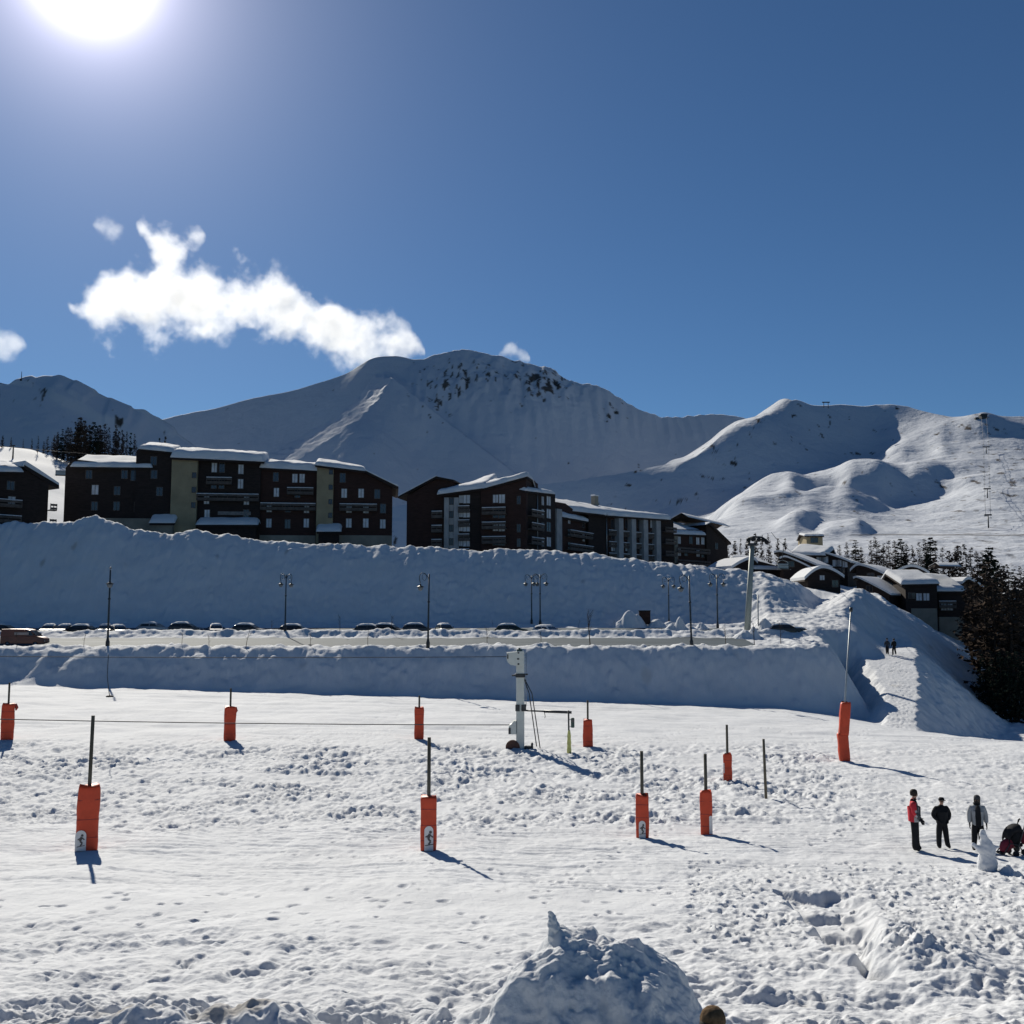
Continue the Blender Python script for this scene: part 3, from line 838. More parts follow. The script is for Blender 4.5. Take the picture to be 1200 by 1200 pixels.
def snow_roof(fac, root, px0, px1, lip, top, depth, th=0.75, out_=0.7, over=0.35, inn=0.0, seed=1, board=M_WOOD, side=0.12, behind=0.55, nu=46):
    """Boarded roof with a thick rounded blanket of snow.  lip / top: pixel rows (left, right) of the snow's lower front edge and skyline."""
    s0, D0 = fac.sD(px0, inn - out_); s1, D1 = fac.sD(px1, inn - out_)
    s0 -= over; s1 += over
    z0, z1 = zrow(lip[0], D0), zrow(lip[1], D1)
    t0, t1 = zrow(top[0], D0 + depth), zrow(top[1], D1 + depth)
    nv = 16
    u = np.linspace(0, 1, nu); v = np.r_[0, 0.02, 0.05, 0.1, 0.17, 0.26, 0.38, 0.5, 0.62, 0.74, 0.86, 0.95, 1.0, 1.15, 1.35, 1.6]
    Ug, Vg = np.meshgrid(u, v, indexing='ij')
    Sx = s0 + (s1 - s0) * Ug
    Yy = inn - out_ + (depth + out_) * Vg
    ez, tz = z0 + (z1 - z0) * Ug, t0 + (t1 - t0) * Ug
    bottom = ez + (tz - th - ez) * np.minimum(Vg, 1) - behind * np.maximum(Vg - 1, 0) * depth
    run = Vg * (depth + out_)
    rnd = np.sqrt(np.clip(1 - (1 - np.clip(run / 0.9, 0, 1)) ** 2, 0, 1))
    es = np.minimum(Ug, 1 - Ug) * abs(s1 - s0)
    rs = np.sqrt(np.clip(1 - (1 - np.clip(es / 0.7, 0, 1)) ** 2, 0, 1))
    n = noise(Sx / 2.6 + seed * 7, Yy / 2.6, 300 + seed) + 0.4 * noise(Sx / 0.9, Yy / 0.9 + seed, 310 + seed)
    topz = bottom + th * (0.06 + 0.94 * np.minimum(rnd, rs)) * (1 + 0.16 * n)
    Yt = Yy - 0.22 * rnd * (Vg < 0.03) + 0.12 * noise(Sx / 1.7 + seed, Sx * 0, 320) * (Vg < 0.06)
    def pack(S, Y, Z): return [fac.M @ Vector((a, b, c)) for a, b, c in zip(S.reshape(-1), Y.reshape(-1), Z.reshape(-1))]
    m = MB(); nvn = len(v)
    tv = pack(Sx, Yt, topz); bv = pack(Sx, Yy, bottom + 0.003)
    fs = []
    for i in range(nu - 1):
        for j in range(nvn - 1):
            a = i * nvn + j
            fs.append((a, a + nvn, a + nvn + 1, a + 1))
    o = len(tv)
    side_f = []
    ring = [i * nvn for i in range(nu)] + [(nu - 1) * nvn + j for j in range(1, nvn)] + [i * nvn + nvn - 1 for i in range(nu - 2, -1, -1)] + [j for j in range(nvn - 2, 0, -1)]
    for a, b in zip(ring, ring[1:] + ring[:1]): side_f.append((a, b, b + o, a + o))
    m.add(tv + bv, fs + [tuple(reversed([k + o for k in f])) for f in fs] + side_f, True)
    # boards underneath
    b = MB()
    sb = [(s0 + 0.1, z0, t0), (s1 - 0.1, z1, t1)]
    vs = []
    for dz in (-0.32, -0.02):
        for (ss, ze, zt) in sb:
            vs.append(fac.M @ Vector((ss, inn - out_ + 0.12, ze + dz)))
            vs.append(fac.M @ Vector((ss, inn + depth, zt - th + dz)))
            vs.append(fac.M @ Vector((ss, inn + depth * 1.5, zt - th - behind * 0.5 * depth + dz)))
    f = [(0, 1, 4, 3), (1, 2, 5, 4), (6, 9, 10, 7), (7, 10, 11, 8), (0, 3, 9, 6), (2, 8, 11, 5), (0, 6, 7, 1), (1, 7, 8, 2), (3, 4, 10, 9), (4, 5, 11, 10)]
    b.add(vs, f)
    r = b.build('roof', board, root)
    m.build('snow_cover', M_ROOFSNOW, r)
    return r

def window(fac, root, px, py, w=0.95, h=1.35, mat=M_CURTAIN, inn=0.0):
    s, z = fac.pt(px, py, inn)
    fr = MB(); a, b = w / 2, h / 2
    for p, q in (((-a - .08, -b - .08), (a + .08, -b)), ((-a - .08, b), (a + .08, b + .08)), ((-a - .08, -b), (-a, b)), ((a, -b), (a + .08, b)), ((-.03, -b), (.03, b))):
        fr.box((s + p[0], inn - .07, z + p[1]), (s + q[0], inn + .02, z + q[1]), fac.M)
    f = fr.build('window', M_FRAME, root)
    MB().box((s - a, inn - .03, z - b), (s + a, inn + .015, z + b), fac.M).build('pane', mat, f)
    return f
def balcony(fac, root, px0, px1, py, h=0.95, out_=1.0, inn=0.0, mat=M_RAIL, snow=True):
    """py: row of the floor edge (a snow line lies on the rail)."""
    s0, z = fac.pt(px0, py, inn); s1, z1 = fac.pt(px1, py, inn)
    if s1 < s0: s0, s1 = s1, s0
    z = min(z, z1)
    m = MB()
    m.box((s0, inn - out_, z - h), (s1, inn - out_ + .05, z - h + .32), fac.M).box((s0, inn - out_, z - .42), (s1, inn - out_ + .05, z - .1), fac.M)
    m.box((s0, inn - out_ + .05, z - h - .16), (s1, inn - .002, z - h - .01), fac.M)
    n = max(2, int((s1 - s0) / 1.6))
    for i in range(n + 1):
        q = s0 + (s1 - s0 - .08) * i / n
        m.box((q, inn - out_ + .052, z - h), (q + .08, inn - out_ + .12, z - .06), fac.M)
    b = m.build('balcony', mat, root)
    if snow: MB().box((s0, inn - out_ - .06, z - .06), (s1, inn - out_ + .14, z + .07), fac.M, 0.05).build('snow_ledge', M_ROOFSNOW, b)
    return b
def post(fac, root, px, py0, py1, r=0.09, mat=M_GALV, inn=-0.12, name='downpipe'):
    s, z0 = fac.pt(px, py0, inn); _, z1 = fac.pt(px, py1, inn)
    return MB().tube([fac.M @ Vector((s, inn, z0)), fac.M @ Vector((s, inn, z1))], r, 8).build(name, mat, root)

# --- small dark house cut by the left edge of the frame
def house_far_left():
    base = P(28, 612, 158); base.z = gz_soft(base.x, base.y)
    root = empty('chalet', base, 0, 'dark timber chalet with a snowy gable roof at the left edge', 'chalet')
    f = Fac(-60, 149, 53, 158.5, root)
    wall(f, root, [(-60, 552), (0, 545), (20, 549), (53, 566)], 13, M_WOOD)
    snow_roof(f, root, -62, 20, (552, 553), (537, 541), 5.0, 0.8, seed=2)
    g = Fac(21, 155.6, 62, 160.0, root)
    m = MB()
    p = [g.pt(21, 549), g.pt(21, 545), g.pt(63, 569), g.pt(63.5, 573), g.pt(53, 569)]
    m.prism(p, -0.5, 12.5, g.M); r = m.build('roof', M_WOOD, root)
    p2 = [g.pt(19, 546), g.pt(22, 540), g.pt(40, 551), g.pt(63, 566), g.pt(63.4, 569)]
    MB().prism(p2, -0.45, 12.4, g.M).build('snow_cover', M_ROOFSNOW, r)
    window(f, root, 10, 588, 1.0, 1.5); window(f, root, 8, 569, 1.0, 1.2, M_GLASS); window(f, root, -25, 588, 1.0, 1.5, M_GLASS)
    balcony(f, root, -60, 20, 581); balcony(f, root, -60, 20, 600)
    for y in (590, 608): balcony(f, root, 53, 61, y, snow=False)
house_far_left()

# --- long brown apartment block on the left
def block_left():
    base = P(270, 632, 172); base.z = gz_soft(base.x, base.y) - 0.3
    root = empty('apartment_building', base, 0, 'long dark brown apartment building with two ochre stair towers and thick roof snow', 'building')
    f = Fac(72, 168, 463, 174, root)
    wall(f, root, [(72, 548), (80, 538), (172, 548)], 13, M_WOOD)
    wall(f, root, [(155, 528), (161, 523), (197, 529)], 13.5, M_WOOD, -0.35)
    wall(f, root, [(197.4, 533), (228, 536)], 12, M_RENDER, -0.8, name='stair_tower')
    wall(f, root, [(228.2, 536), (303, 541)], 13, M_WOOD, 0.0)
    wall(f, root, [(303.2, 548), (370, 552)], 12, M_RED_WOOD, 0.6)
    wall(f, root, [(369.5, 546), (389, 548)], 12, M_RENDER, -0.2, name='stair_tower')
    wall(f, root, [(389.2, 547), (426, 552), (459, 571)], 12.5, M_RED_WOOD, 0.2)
    for a, b, y, inn in ((116, 197, 607, -.42), (303.4, 369, 627, .5), (389.4, 459, 627, .1)):
        s0, z0 = f.pt(a, y, inn); s1, z1 = f.pt(b, y, inn)
        MB().box((s0, inn, z0 - 6), (s1, inn + 3, z0), f.M).build('basement', M_GREYBASE, root)
    snow_roof(f, root, 80, 172, (547, 548), (532, 534), 6.5, 0.75, seed=3)
    snow_roof(f, root, 160, 197, (526, 530), (516.5, 521), 5.5, 0.8, inn=-.35, seed=4)
    snow_roof(f, root, 198, 304, (536, 541), (523, 529), 7, 1.35, inn=-.8, seed=5)
    snow_roof(f, root, 304, 373, (548, 552), (537, 542), 6, 1.2, inn=.6, seed=6)
    snow_roof(f, root, 369, 424, (545, 552), (535, 546), 5, 0.7, inn=-.2, seed=7)
    # thin mono-pitch edge on the right gable
    m = MB().prism(f.poly([(424, 550.5), (424, 553), (463, 573), (466, 573), (466, 570.5)], -.4), -.7, 12.6, f.M)
    r = m.build('roof', M_WOOD, root)
    MB().prism(f.poly([(424, 549.0), (424, 550.4), (465.5, 570.3), (465.5, 568.8)], -.4), -.72, 12.5, f.M).build('snow_cover', M_ROOFSNOW, r)
    W, G = M_CURTAIN, M_GLASS
    for px, py, w, h, mt in [(108, 574, 1, 1.5, W), (159, 594, 1, 1.5, W), (184, 594, .95, 1.5, W), (100, 556, .9, 1.3, G), (142, 556, .9, 1.3, G), (154, 557, 1.1, 1.7, G), (134, 575, .9, 1.3, G), (160, 576, .9, 1.3, G),
                             (108, 593, .9, 1.3, G), (134, 593, .9, 1.3, G)]:
        window(f, root, px, py, w, h, mt)
    for px, py in [(177, 556), (184, 576), (176, 540)]: window(f, root, px, py, .9, 1.3, G, -.35)
    for px, py, mt in [(248, 548, W), (257, 548, G), (279.5, 550, W), (279.5, 567, W), (248, 567, G), (257, 567, G), (240, 585, W), (287, 586, W), (241, 603, W), (287, 603, G)]: window(f, root, px, py, .8, 1.5, mt)
    for px, py, mt in [(321, 559, G), (343.5, 560.5, W), (352, 560.5, W), (322, 577, W), (347, 578, G), (314, 595, W), (336, 595, G), (358, 596, W), (314, 613, W), (336, 614, G), (358, 613, W)]: window(f, root, px, py, .8, 1.4, mt, .6)
    for px, py, mt in [(402, 578, W), (422, 578, W), (441, 579, G), (400, 560, G), (408, 595.5, W), (428, 596, W), (448, 596, G), (408, 613, W), (428, 613, W), (448, 614, W)]: window(f, root, px, py, .85, 1.45, mt, .2)
    for py in (557, 574, 592): window(f, root, 224.5, py, .55, .8, G, -.8)
    for py in (553, 571, 588, 604): window(f, root, 386, py, .5, .7, G, -.2)
    balcony(f, root, 229, 302, 579); balcony(f, root, 240, 270, 560, snow=True); balcony(f, root, 304, 369, 590, inn=.6); balcony(f, root, 335, 366, 572, inn=.6); balcony(f, root, 397, 441, 591, inn=.2)
    balcony(f, root, 230, 300, 612, h=0.5, mat=M_CONCRETE, snow=False)
    # porches under snow
    for a, b, y, yt, inn in ((174, 202, 613, 602, -2.2), (229, 300, 615, 606, -2.0), (371, 398, 623, 613, -1.6)):
        s0, z0 = f.pt(a + 1.5, y, inn); s1, _ = f.pt(b - 1.5, y, inn)
        MB().box((s0, inn + .2, z0 - 4), (s1, inn + 1.5, z0 - .05), f.M).build('porch', M_WOOD if a > 200 else M_GREYBASE, root)
        snow_roof(f, root, a, b, (y, y), (yt, yt), 1.6, 0.5, 0.4, .2, inn, seed=int(a), nu=24)
    s, z = f.pt(273, 601.5, -.1)
    MB().box((s - 2.6, -.12, z - .28), (s + 2.6, -.03, z + .28), f.M).build('sign_board', paint('faded_sign', (.16, .15, .145), .3, 3), root)
block_left()

# --- apartment block in the centre with the big snow-laden pitched roofs
def block_centre():
    base = P(570, 640, 172); base.z = gz_soft(base.x, base.y) - 0.3
    root = empty('apartment_building', base, 0, 'dark brown apartment building with pitched snow roofs and a pale glazed stair bay', 'building')
    f = Fac(475, 172, 620, 168, root)
    W, G = M_CURTAIN, M_GLASS
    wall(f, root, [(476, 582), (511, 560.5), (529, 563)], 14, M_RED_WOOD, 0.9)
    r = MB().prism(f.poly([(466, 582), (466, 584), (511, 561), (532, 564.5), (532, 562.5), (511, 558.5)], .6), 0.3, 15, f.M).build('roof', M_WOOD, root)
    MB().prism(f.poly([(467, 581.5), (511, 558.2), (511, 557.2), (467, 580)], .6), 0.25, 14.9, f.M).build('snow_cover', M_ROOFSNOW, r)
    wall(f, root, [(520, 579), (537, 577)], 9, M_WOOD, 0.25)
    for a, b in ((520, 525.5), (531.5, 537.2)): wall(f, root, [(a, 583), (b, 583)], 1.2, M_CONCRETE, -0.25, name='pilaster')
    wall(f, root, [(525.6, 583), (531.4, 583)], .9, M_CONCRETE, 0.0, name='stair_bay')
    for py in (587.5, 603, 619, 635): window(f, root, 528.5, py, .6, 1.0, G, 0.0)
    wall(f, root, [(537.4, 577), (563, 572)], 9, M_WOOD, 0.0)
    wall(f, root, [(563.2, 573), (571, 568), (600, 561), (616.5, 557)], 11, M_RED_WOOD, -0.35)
    snow_roof(f, root, 514, 568, (579.5, 571.5), (572, 553), 7, 0.95, 0.9, seed=11)
    snow_roof(f, root, 568, 616, (572.5, 558), (561, 555.5), 4.5, 0.9, 0.6, inn=-.35, seed=12)
    for py in (585, 601.5, 618, 635.5):
        window(f, root, 540, py, .6, 1.2, W, 0); window(f, root, 546.5, py, 1.1, 1.3, W, 0)
        balcony(f, root, 537.6, 551, py + 8, h=.9, out_=.7)
    for py in (599.5, 616, 632.5): balcony(f, root, 507, 519.5, py, inn=.25)
    for py, mt in ((584.5, W), (602, G), (617.5, W), (634, G)):
        window(f, root, 581, py, .9, 1.25, mt, -.35); window(f, root, 588, py, 1.0, 1.35, mt, -.35)
    for py in (595, 612, 629): balcony(f, root, 566, 594, py, inn=-.35)
    for py in (586, 619, 636): window(f, root, 608, py, .5, 1.2, G, -.35)
    post(f, root, 564.3, 575, 645)
    # receding part to the right
    g = Fac(617, 169, 691, 190, root)
    wall(g, root, [(617, 569), (628, 571), (651, 579)], 11, M_WOOD)
    snow_roof(g, root, 617, 650, (575.5, 579), (565, 576.5), 4, 0.7, .6, seed=13)
    wall(g, root, [(651.2, 588), (663, 590), (691, 611)], 10, M_RED_WOOD, 0.3)
    snow_roof(g, root, 661, 694, (606, 612), (588, 606), 5, 0.8, .6, inn=.3, seed=14)
    for py, mt in ((587, W), (602, W), (617.5, G), (635, W)): window(g, root, 643, py, 1.5, 1.5, mt); window(g, root, 636, py, .8, 1.4, mt)
    for py in (597, 612.5, 629.5): balcony(g, root, 617.5, 632, py)
    post(g, root, 630, 577, 645)
    wall(g, root, [(653, 596), (659, 597)], .8, M_CONCRETE, -0.2, name='pilaster')
    for py in (609, 625, 640): window(g, root, 667, py, .9, 1.3, W if py == 609 else G, .3); window(g, root, 684, py + 5, .9, 1.3, W if py == 625 else G, .3)
    for py in (618, 634): balcony(g, root, 663, 691, py + 3, inn=.3)
block_centre()

# --- lower block with pale piers, further right
def block_piers():
    base = P(735, 655, 200); base.z = gz_soft(base.x, base.y) - 0.3
    root = empty('apartment_building', base, 0, 'low brown apartment building with pale concrete piers and one long snowy roof', 'building')
    f = Fac(697, 190, 792, 206, root)
    W, G = M_CURTAIN, M_GLASS
    wall(f, root, [(690, 598), (697, 599), (711, 604)], 14, M_WOOD, 0.0)
    wall(f, root, [(711.2, 604), (775, 607)], 12, M_RED_WOOD, 0.5)
    wall(f, root, [(775.2, 607), (790, 610)], 12, M_WOOD, -0.2)
    snow_roof(f, root, 655, 712, (597, 603.5), (579, 588), 8, 0.9, 1.0, seed=21)
    snow_roof(f, root, 711, 786, (604, 609), (586.5, 600), 9, 1.0, 1.2, inn=.3, seed=22)
    for px in (728.5, 743.5, 757.5, 772.5): wall(f, root, [(px - 2.6, 607), (px + 2.6, 607.5)], 2.0, M_CONCRETE, -0.6, name='pier')
    for py in (621, 634.5, 648): balcony(f, root, 711.5, 775, py, h=.85, out_=.55, inn=.5, snow=True)
    for px in (719, 735.5, 750.5, 765):
        for k, py in enumerate((614, 627.5, 641)): window(f, root, px, py, 1.3, 1.5, (G, W, G, G)[(int(px) + k) % 4], .5)
    for py in (617, 631, 645): balcony(f, root, 776, 789, py, inn=-.2, snow=False)
    post(f, root, 711.3, 604, 652)
    s0, z0 = f.pt(698, 585, 6.0)
    ch_ = MB().box((s0 - .5, 5.6, z0 - 2.2), (s0 + .5, 6.6, z0 + .55), f.M, .04).build('chimney', M_GREYBASE, root)
    MB().box((s0 - .6, 5.5, z0 + .553), (s0 + .6, 6.7, z0 + .85), f.M, .12).build('snow_cap', M_ROOFSNOW, ch_)
block_piers()

# --- end house with two snow roofs
def block_end():
    base = P(815, 660, 214); base.z = gz_soft(base.x, base.y) - 0.3
    root = empty('chalet', base, 0, 'dark chalet with pale patched balconies at the right end of the apartment row', 'chalet')
    f = Fac(788, 208, 853, 222, root)
    W, G = M_CURTAIN, M_GLASS
    wall(f, root, [(789, 620), (829, 621)], 10, M_RED_WOOD, 0)
    wall(f, root, [(828.5, 615), (832, 614), (853, 634)], 12, M_WOOD, -0.4)
    snow_roof(f, root, 791, 827, (626, 627), (606, 611), 7, 0.7, .7, seed=31)
    snow_roof(f, root, 786, 834, (609, 616), (600, 611.5), 3.0, 0.7, -6.0, .3, 0, seed=32)
    r = MB().prism(f.poly([(826, 616), (832, 612.5), (856, 636), (856, 638.5), (832, 616)], -.5), -.8, 11, f.M).build('roof', M_WOOD, root)
    MB().prism(f.poly([(826, 615), (832, 611.5), (834, 612), (832, 613)], -.5), -.78, 10.8, f.M).build('snow_cover', M_ROOFSNOW, r)
    for px, py, mt in ((796, 633, W), (804, 647, G), (810, 633, G), (818, 634, W), (824, 634, W), (796, 647, W), (818, 648, W), (824, 649, G)): window(f, root, px, py, 1.1, 1.4, mt)
    for py in (640.5, 655): balcony(f, root, 790, 828, py, inn=0, snow=False)
    window(f, root, 840, 640, .9, 1.2, G, -.4)
    wall(f, root, [(791, 627), (795, 627)], .5, M_GREYBASE, -.3, name='pilaster')
block_end()

# --- village chalets below on the right
def arch_roof(fac, root, px0, px1, eave0, eave1, crown, depth, th=0.5, inn=0.0, apex=0.5, out_=0.6):
    """Rounded snow hood seen from its gable end: outer line through (px0, eave0), the crown and (px1, eave1)."""
    n = 14; o, q = [], []
    s0, z0 = fac.pt(px0, eave0, inn); s1, z1 = fac.pt(px1, eave1, inn); _, zc = fac.pt((px0 + px1) / 2, crown, inn)
    for i in range(n + 1):
        t = i / n
        lin = z0 + (z1 - z0) * t
        w = t / apex if t < apex else (1 - t) / (1 - apex)
        rise = (zc - (z0 + (z1 - z0) * apex)) * (1 - (1 - w) ** 1.7)
        s = s0 + (s1 - s0) * t
        o.append((s, lin + rise)); q.append((s * 0.985 + 0.015 * (s0 + s1) / 2, lin + rise - th))
    r = MB().prism([(s, z - 0.002) for s, z in q] + [(s, z - .28) for s, z in q[::-1]], inn - out_ + .1, inn + depth - .1, fac.M).build('roof', M_WOOD, root)
    m = MB().prism(o + q[::-1], inn - out_, inn + depth, fac.M)
    m.build('snow_cover', M_ROOFSNOW, r)
    return o
def chalet(label, pxL, DL, pxR, DR, front, roofs, wins, depth=9, mat=M_WOOD, base_y=None, bals=()):
    mid = P((pxL + pxR) / 2, 690, (DL + DR) / 2); mid.z = gz_soft(mid.x, mid.y) - 0.2
    root = empty('chalet', mid, 0, label, 'chalet')
    f = Fac(pxL, DL, pxR, DR, root)
    for i, pts in enumerate(front): wall(f, root, pts, depth - 0.3 * i, mat, 0.12 * i)
    for k, a in enumerate(roofs):
        if a[0] == 'arch': arch_roof(f, root, *a[1:])
        else: snow_roof(f, root, *a[1:], seed=int(pxL) + 37 * k, nu=26)
    for px, py, w, h, mt in wins: window(f, root, px, py, w, h, mt)
    for px0, px1, py in bals: balcony(f, root, px0, px1, py)
    if base_y:
        for a, b, y in base_y:
            s0, z0 = f.pt(a, y, -.06); s1, _ = f.pt(b, y, -.06)
            MB().box((s0, -.06, z0 - 6), (s1, 1.5, z0), f.M).build('basement', M_GREYBASE, root)
    return root, f
W, G = M_CURTAIN, M_GLASS
chalet('low chalet with a rounded snow hood behind the end of the long snow bank', 857, 182, 914, 186, [[(859, 664), (880, 655), (914, 664)]], [('arch', 855, 886, 663, 657, 651.5, 7, .5, 0, .75), ('slab', 886, 914, (667, 668), (650, 652), 6, .5)], [(896, 672, 1, 1, G)], 8)
chalet('long dark chalet roof edge sloping down beside the pale lift mast', 911, 196, 958, 192, [[(913, 646), (957, 661)]], [('arch', 908, 959, 646, 661, 644.5, 9, .35, 0, .2)], [(930, 658, 1, 1, G)], 8)
chalet('dark chalet with a long sloping roof just above the hanging lift chair', 916, 180, 957, 178, [[(918, 654), (956, 668)]], [('arch', 914, 958, 653, 668, 651, 9, .3, 0, .2)], [(926, 661, 1.3, .9, G)], 8)
chalet('brown chalet with a wide flat snow roof and many pale windows', 929, 205, 995, 200, [[(929, 650), (965, 649), (993, 655)]], [('slab', 927, 966, (650, 651), (637, 640), 7, .6), ('arch', 962, 998, 648, 657, 646, 9, .35, 0, .15)],
       [(961, 656, 1.2, 1.2, W), (967, 656, 1.2, 1.2, W), (979, 660, 1, 1.2, W), (984, 660, 1, 1.2, W), (990, 661, 1, 1.2, W), (985, 670, 1.4, 1.2, G)], 9)
chalet('small chalet under a symmetrical rounded snow gable behind the snow crest', 943, 165, 987, 165, [[(946, 674), (962, 667), (984, 675)]], [('arch', 941, 988, 676, 674, 662.5, 8, .45, 0, .46)], [(963, 677, .7, .7, W), (978, 684, .9, 1, G)], 8)
chalet('chalet with a peaked snow roof between the rounded gable and the tree row', 1000, 190, 1042, 186, [[(1003, 664), (1010, 661), (1040, 674)]], [('arch', 997, 1043, 667, 674, 659.5, 8, .4, 0, .25)], [(1020, 675, 1.2, 1, G), (1031, 678, 1, 1, W)], 8)
chalet('lean-to chalet wing with a bare steep roof below the peaked snow roof', 1003, 172, 1043, 168, [[(1005, 677), (1041, 694)]], [('arch', 1001, 1045, 676, 695, 674.5, 7, .3, 0, .12)], [(1018, 690, 1, .9, G)], 6)
chalet('chalet with an arched snow roof left of the square chalet', 1040, 188, 1086, 186, [[(1043, 675), (1062, 665), (1084, 672)]], [('arch', 1039, 1089, 676, 670, 661.5, 8, .45, 0, .55)], [(1053, 676, .8, 1, G)], 8)
chalet('square dark chalet with a big pale snow slab roof and two bright windows', 1058, 168, 1097, 168, [[(1060, 684), (1097, 684)]], [('slab', 1058, 1098, (685, 684), (667, 668), 6.5, .7)],
       [(1067, 698, 1, .8, G), (1075.5, 699.5, .9, 1.1, W), (1084, 699.5, .9, 1.1, W)], 8, M_WOOD, [(1066, 1096, 713)])
chalet('tall chalet with a snowy chimney and a snow-lined balcony beside the bare larches', 1098, 170, 1132, 170, [[(1098, 692), (1131, 692)]], [('slab', 1097, 1131, (693, 693), (671, 673), 7, .6), ('slab', 1090, 1110, (664, 664), (657.5, 658), 2, .5, -5.0)],
       [(1104, 711, .9, 1.1, W), (1111, 711, .9, 1.1, W)], 8, M_WOOD, [(1098, 1127, 723)], [(1096, 1116, 704.5)])
chalet('ochre box-like building on the slope above the chalets', 945, 300, 966, 300, [[(946, 628), (965, 628)]], [('slab', 945, 966, (628, 628), (624, 624), 5, .5)], [(955, 633, 2, 1.4, G)], 9, M_RENDER)
chalet('far chalet with two snowy ledges among the trees near the right edge', 1166, 250, 1192, 250, [[(1167, 703), (1191, 703)]], [('slab', 1165, 1192, (703, 703), (694, 695), 6, .6)], [(1174, 719, 2.4, .8, W), (1182, 719, 2.4, .8, W)], 8, M_WOOD, None, [(1167, 1186, 713)])
chalet('far chalet half hidden by larches under a slanted snow roof', 1126, 190, 1150, 192, [[(1126, 682), (1149, 690)]], [('arch', 1124, 1152, 681, 690, 676, 7, .5, 0, .3)], [(1138, 693, 1, 1, G)], 7)
# ------------------------------------------------------------------ trees
M_BARK = paint('larch_bark', (0.055, 0.043, 0.036), 0.35, 3, 0.9, 0, 0.1, stretch=(1, 1, .3))
M_TWIG = paint('larch_twigs', (0.052, 0.040, 0.033), 0.35, 0.8, 0.95, 0, 0.0)
M_NEEDLE = paint('conifer_needles', (0.022, 0.030, 0.023), 0.4, 0.9, 0.95, 0, 0.0)
def conifer(H, seed, dense=1.0, spread=0.2, low=0.12, twig=0.5, open_=False):
    """Trunk and crown meshes of a conifer of height H: whorls of drooping boughs carrying many small sprays."""
    r = random.Random(seed)
    t = MB()
    bend = [(r.uniform(-.02, .02) * H, r.uniform(-.02, .02) * H) for _ in range(5)]
    pts = [(bend[i][0] * i / 4, bend[i][1] * i / 4, H * i / 4 * 0.97) for i in range(5)]
    t.tube(pts, [H * .016, H * .013, H * .009, H * .005, H * .0015], 7)
    def axis(z):
        q = min(3.999, max(0, z / (H * .97) * 4)); i = int(q); f = q - i
        return Vector(pts[i]).lerp(Vector(pts[i + 1]), f)
    c = MB()
    nw = int(26 * dense)
    for k in range(nw):
        f = low + (1 - low) * (k + r.random()) / nw
        z = f * H
        L0 = H * spread * (1 - f) ** 0.8 * (0.55 + 0.45 * min(1, (f - low) * 6 + .3)) + 0.12
        nb = r.randint(4, 7)
        for b in range(nb):
            if r.random() < .13: continue
            z = min(.985 * H, (f + r.uniform(-.5, .5) * (1 - low) / 9) * H); z = max(low * H * .8, z)
            a = r.uniform(0, 6.283); L = L0 * r.uniform(.45, 1.18)
            d = Vector((math.cos(a), math.sin(a), 0)); o = axis(z)
            droop = r.uniform(-.9, .3) if open_ else r.uniform(-.15, .35)
            p1 = o + d * L * .5 + Vector((0, 0, -droop * L * .25)); p2 = o + d * L + Vector((0, 0, -droop * L * .7 + .12 * L))
            t.tube([o, p1, p2], [H * .003 + .012, H * .002 + .008, .006], 4, False)
            ns = max(4, int(L * 9.5 * dense))
            for s in range(ns):
                q = r.uniform(.18, 1.0)
                base = o.lerp(p1, q * 2) if q < .5 else p1.lerp(p2, q * 2 - 1)
                sd = Vector((-d.y, d.x, 0)) * r.choice((-1, 1)) + d * r.uniform(.1, .9) + Vector((0, 0, r.uniform(-.7, .25)))
                sd.normalize()
                l = twig * r.uniform(.35, 1.0) * (.6 + .4 * (1 - q)) * (0.5 + L / (L0 + .5)); w = l * r.uniform(.16, .40)
                n = sd.cross(Vector((r.uniform(-1, 1), r.uniform(-1, 1), r.uniform(-1, 1)))).normalized() * w
                c.add([base, base + sd * l * .5 + n, base + sd * l, base + sd * l * .5 - n], [(0, 1, 2, 3)])
    return t.mesh('trunk', False), c.mesh('crown', False)
def make_tree(name, meshes, crown_mat):
    tm, cm = meshes
    root = empty(name, (0, 0, -500))
    a = link('trunk', tm, M_BARK, root); b = link('crown', cm, crown_mat, root)
    return root, a, b
def tree_kind(name, specs, mat): return [make_tree(name, conifer(*s), mat) for s in specs]
LARCH = tree_kind('larch_tree', [(10, 1, 1.0, .19, .10, .6, True), (10, 2, .9, .17, .14, .6, True), (10, 3, 1.1, .24, .08, .65, True), (10, 4, .8, .16, .18, .55, True)], M_TWIG)
FIR = tree_kind('fir_tree', [(10, 11, 1.25, .2, .05, .75), (10, 12, 1.2, .17, .06, .7), (10, 13, 1.3, .23, .04, .8)], M_NEEDLE)
used = set()
def plant(kind, px, py_base, D, hpx, label, group, rnd, z=None):
    i = rnd.randrange(len(kind))
    root, a, b = kind[i]
    h = hpx * D / FPX
    if root.name in used:
        nr = root.copy(); C.objects.link(nr)
        for ch in (a, b):
            c = ch.copy(); C.objects.link(c); c.parent = nr
        root = nr
    else: used.add(root.name)
    p = P(px, py_base, D)
    g = gz_soft(p.x, p.y)
    top = p.z + h
    h2 = max(h * .7, top - g + 0.2)             # the crown top keeps its place, the foot reaches the snow
    root.location = (p.x, p.y, g - 0.2)
    s = (h2 / 10.0)
    root.scale = (min(s, h / 10 * 1.25) * rnd.uniform(.95, 1.35), min(s, h / 10 * 1.25) * rnd.uniform(.95, 1.35), s)
    root.rotation_euler = (0, 0, rnd.uniform(0, 6.28))
    tag(root, label, 'tree', group)
rt = random.Random(5)
g1 = 'trees on the ridge behind the left apartment building'
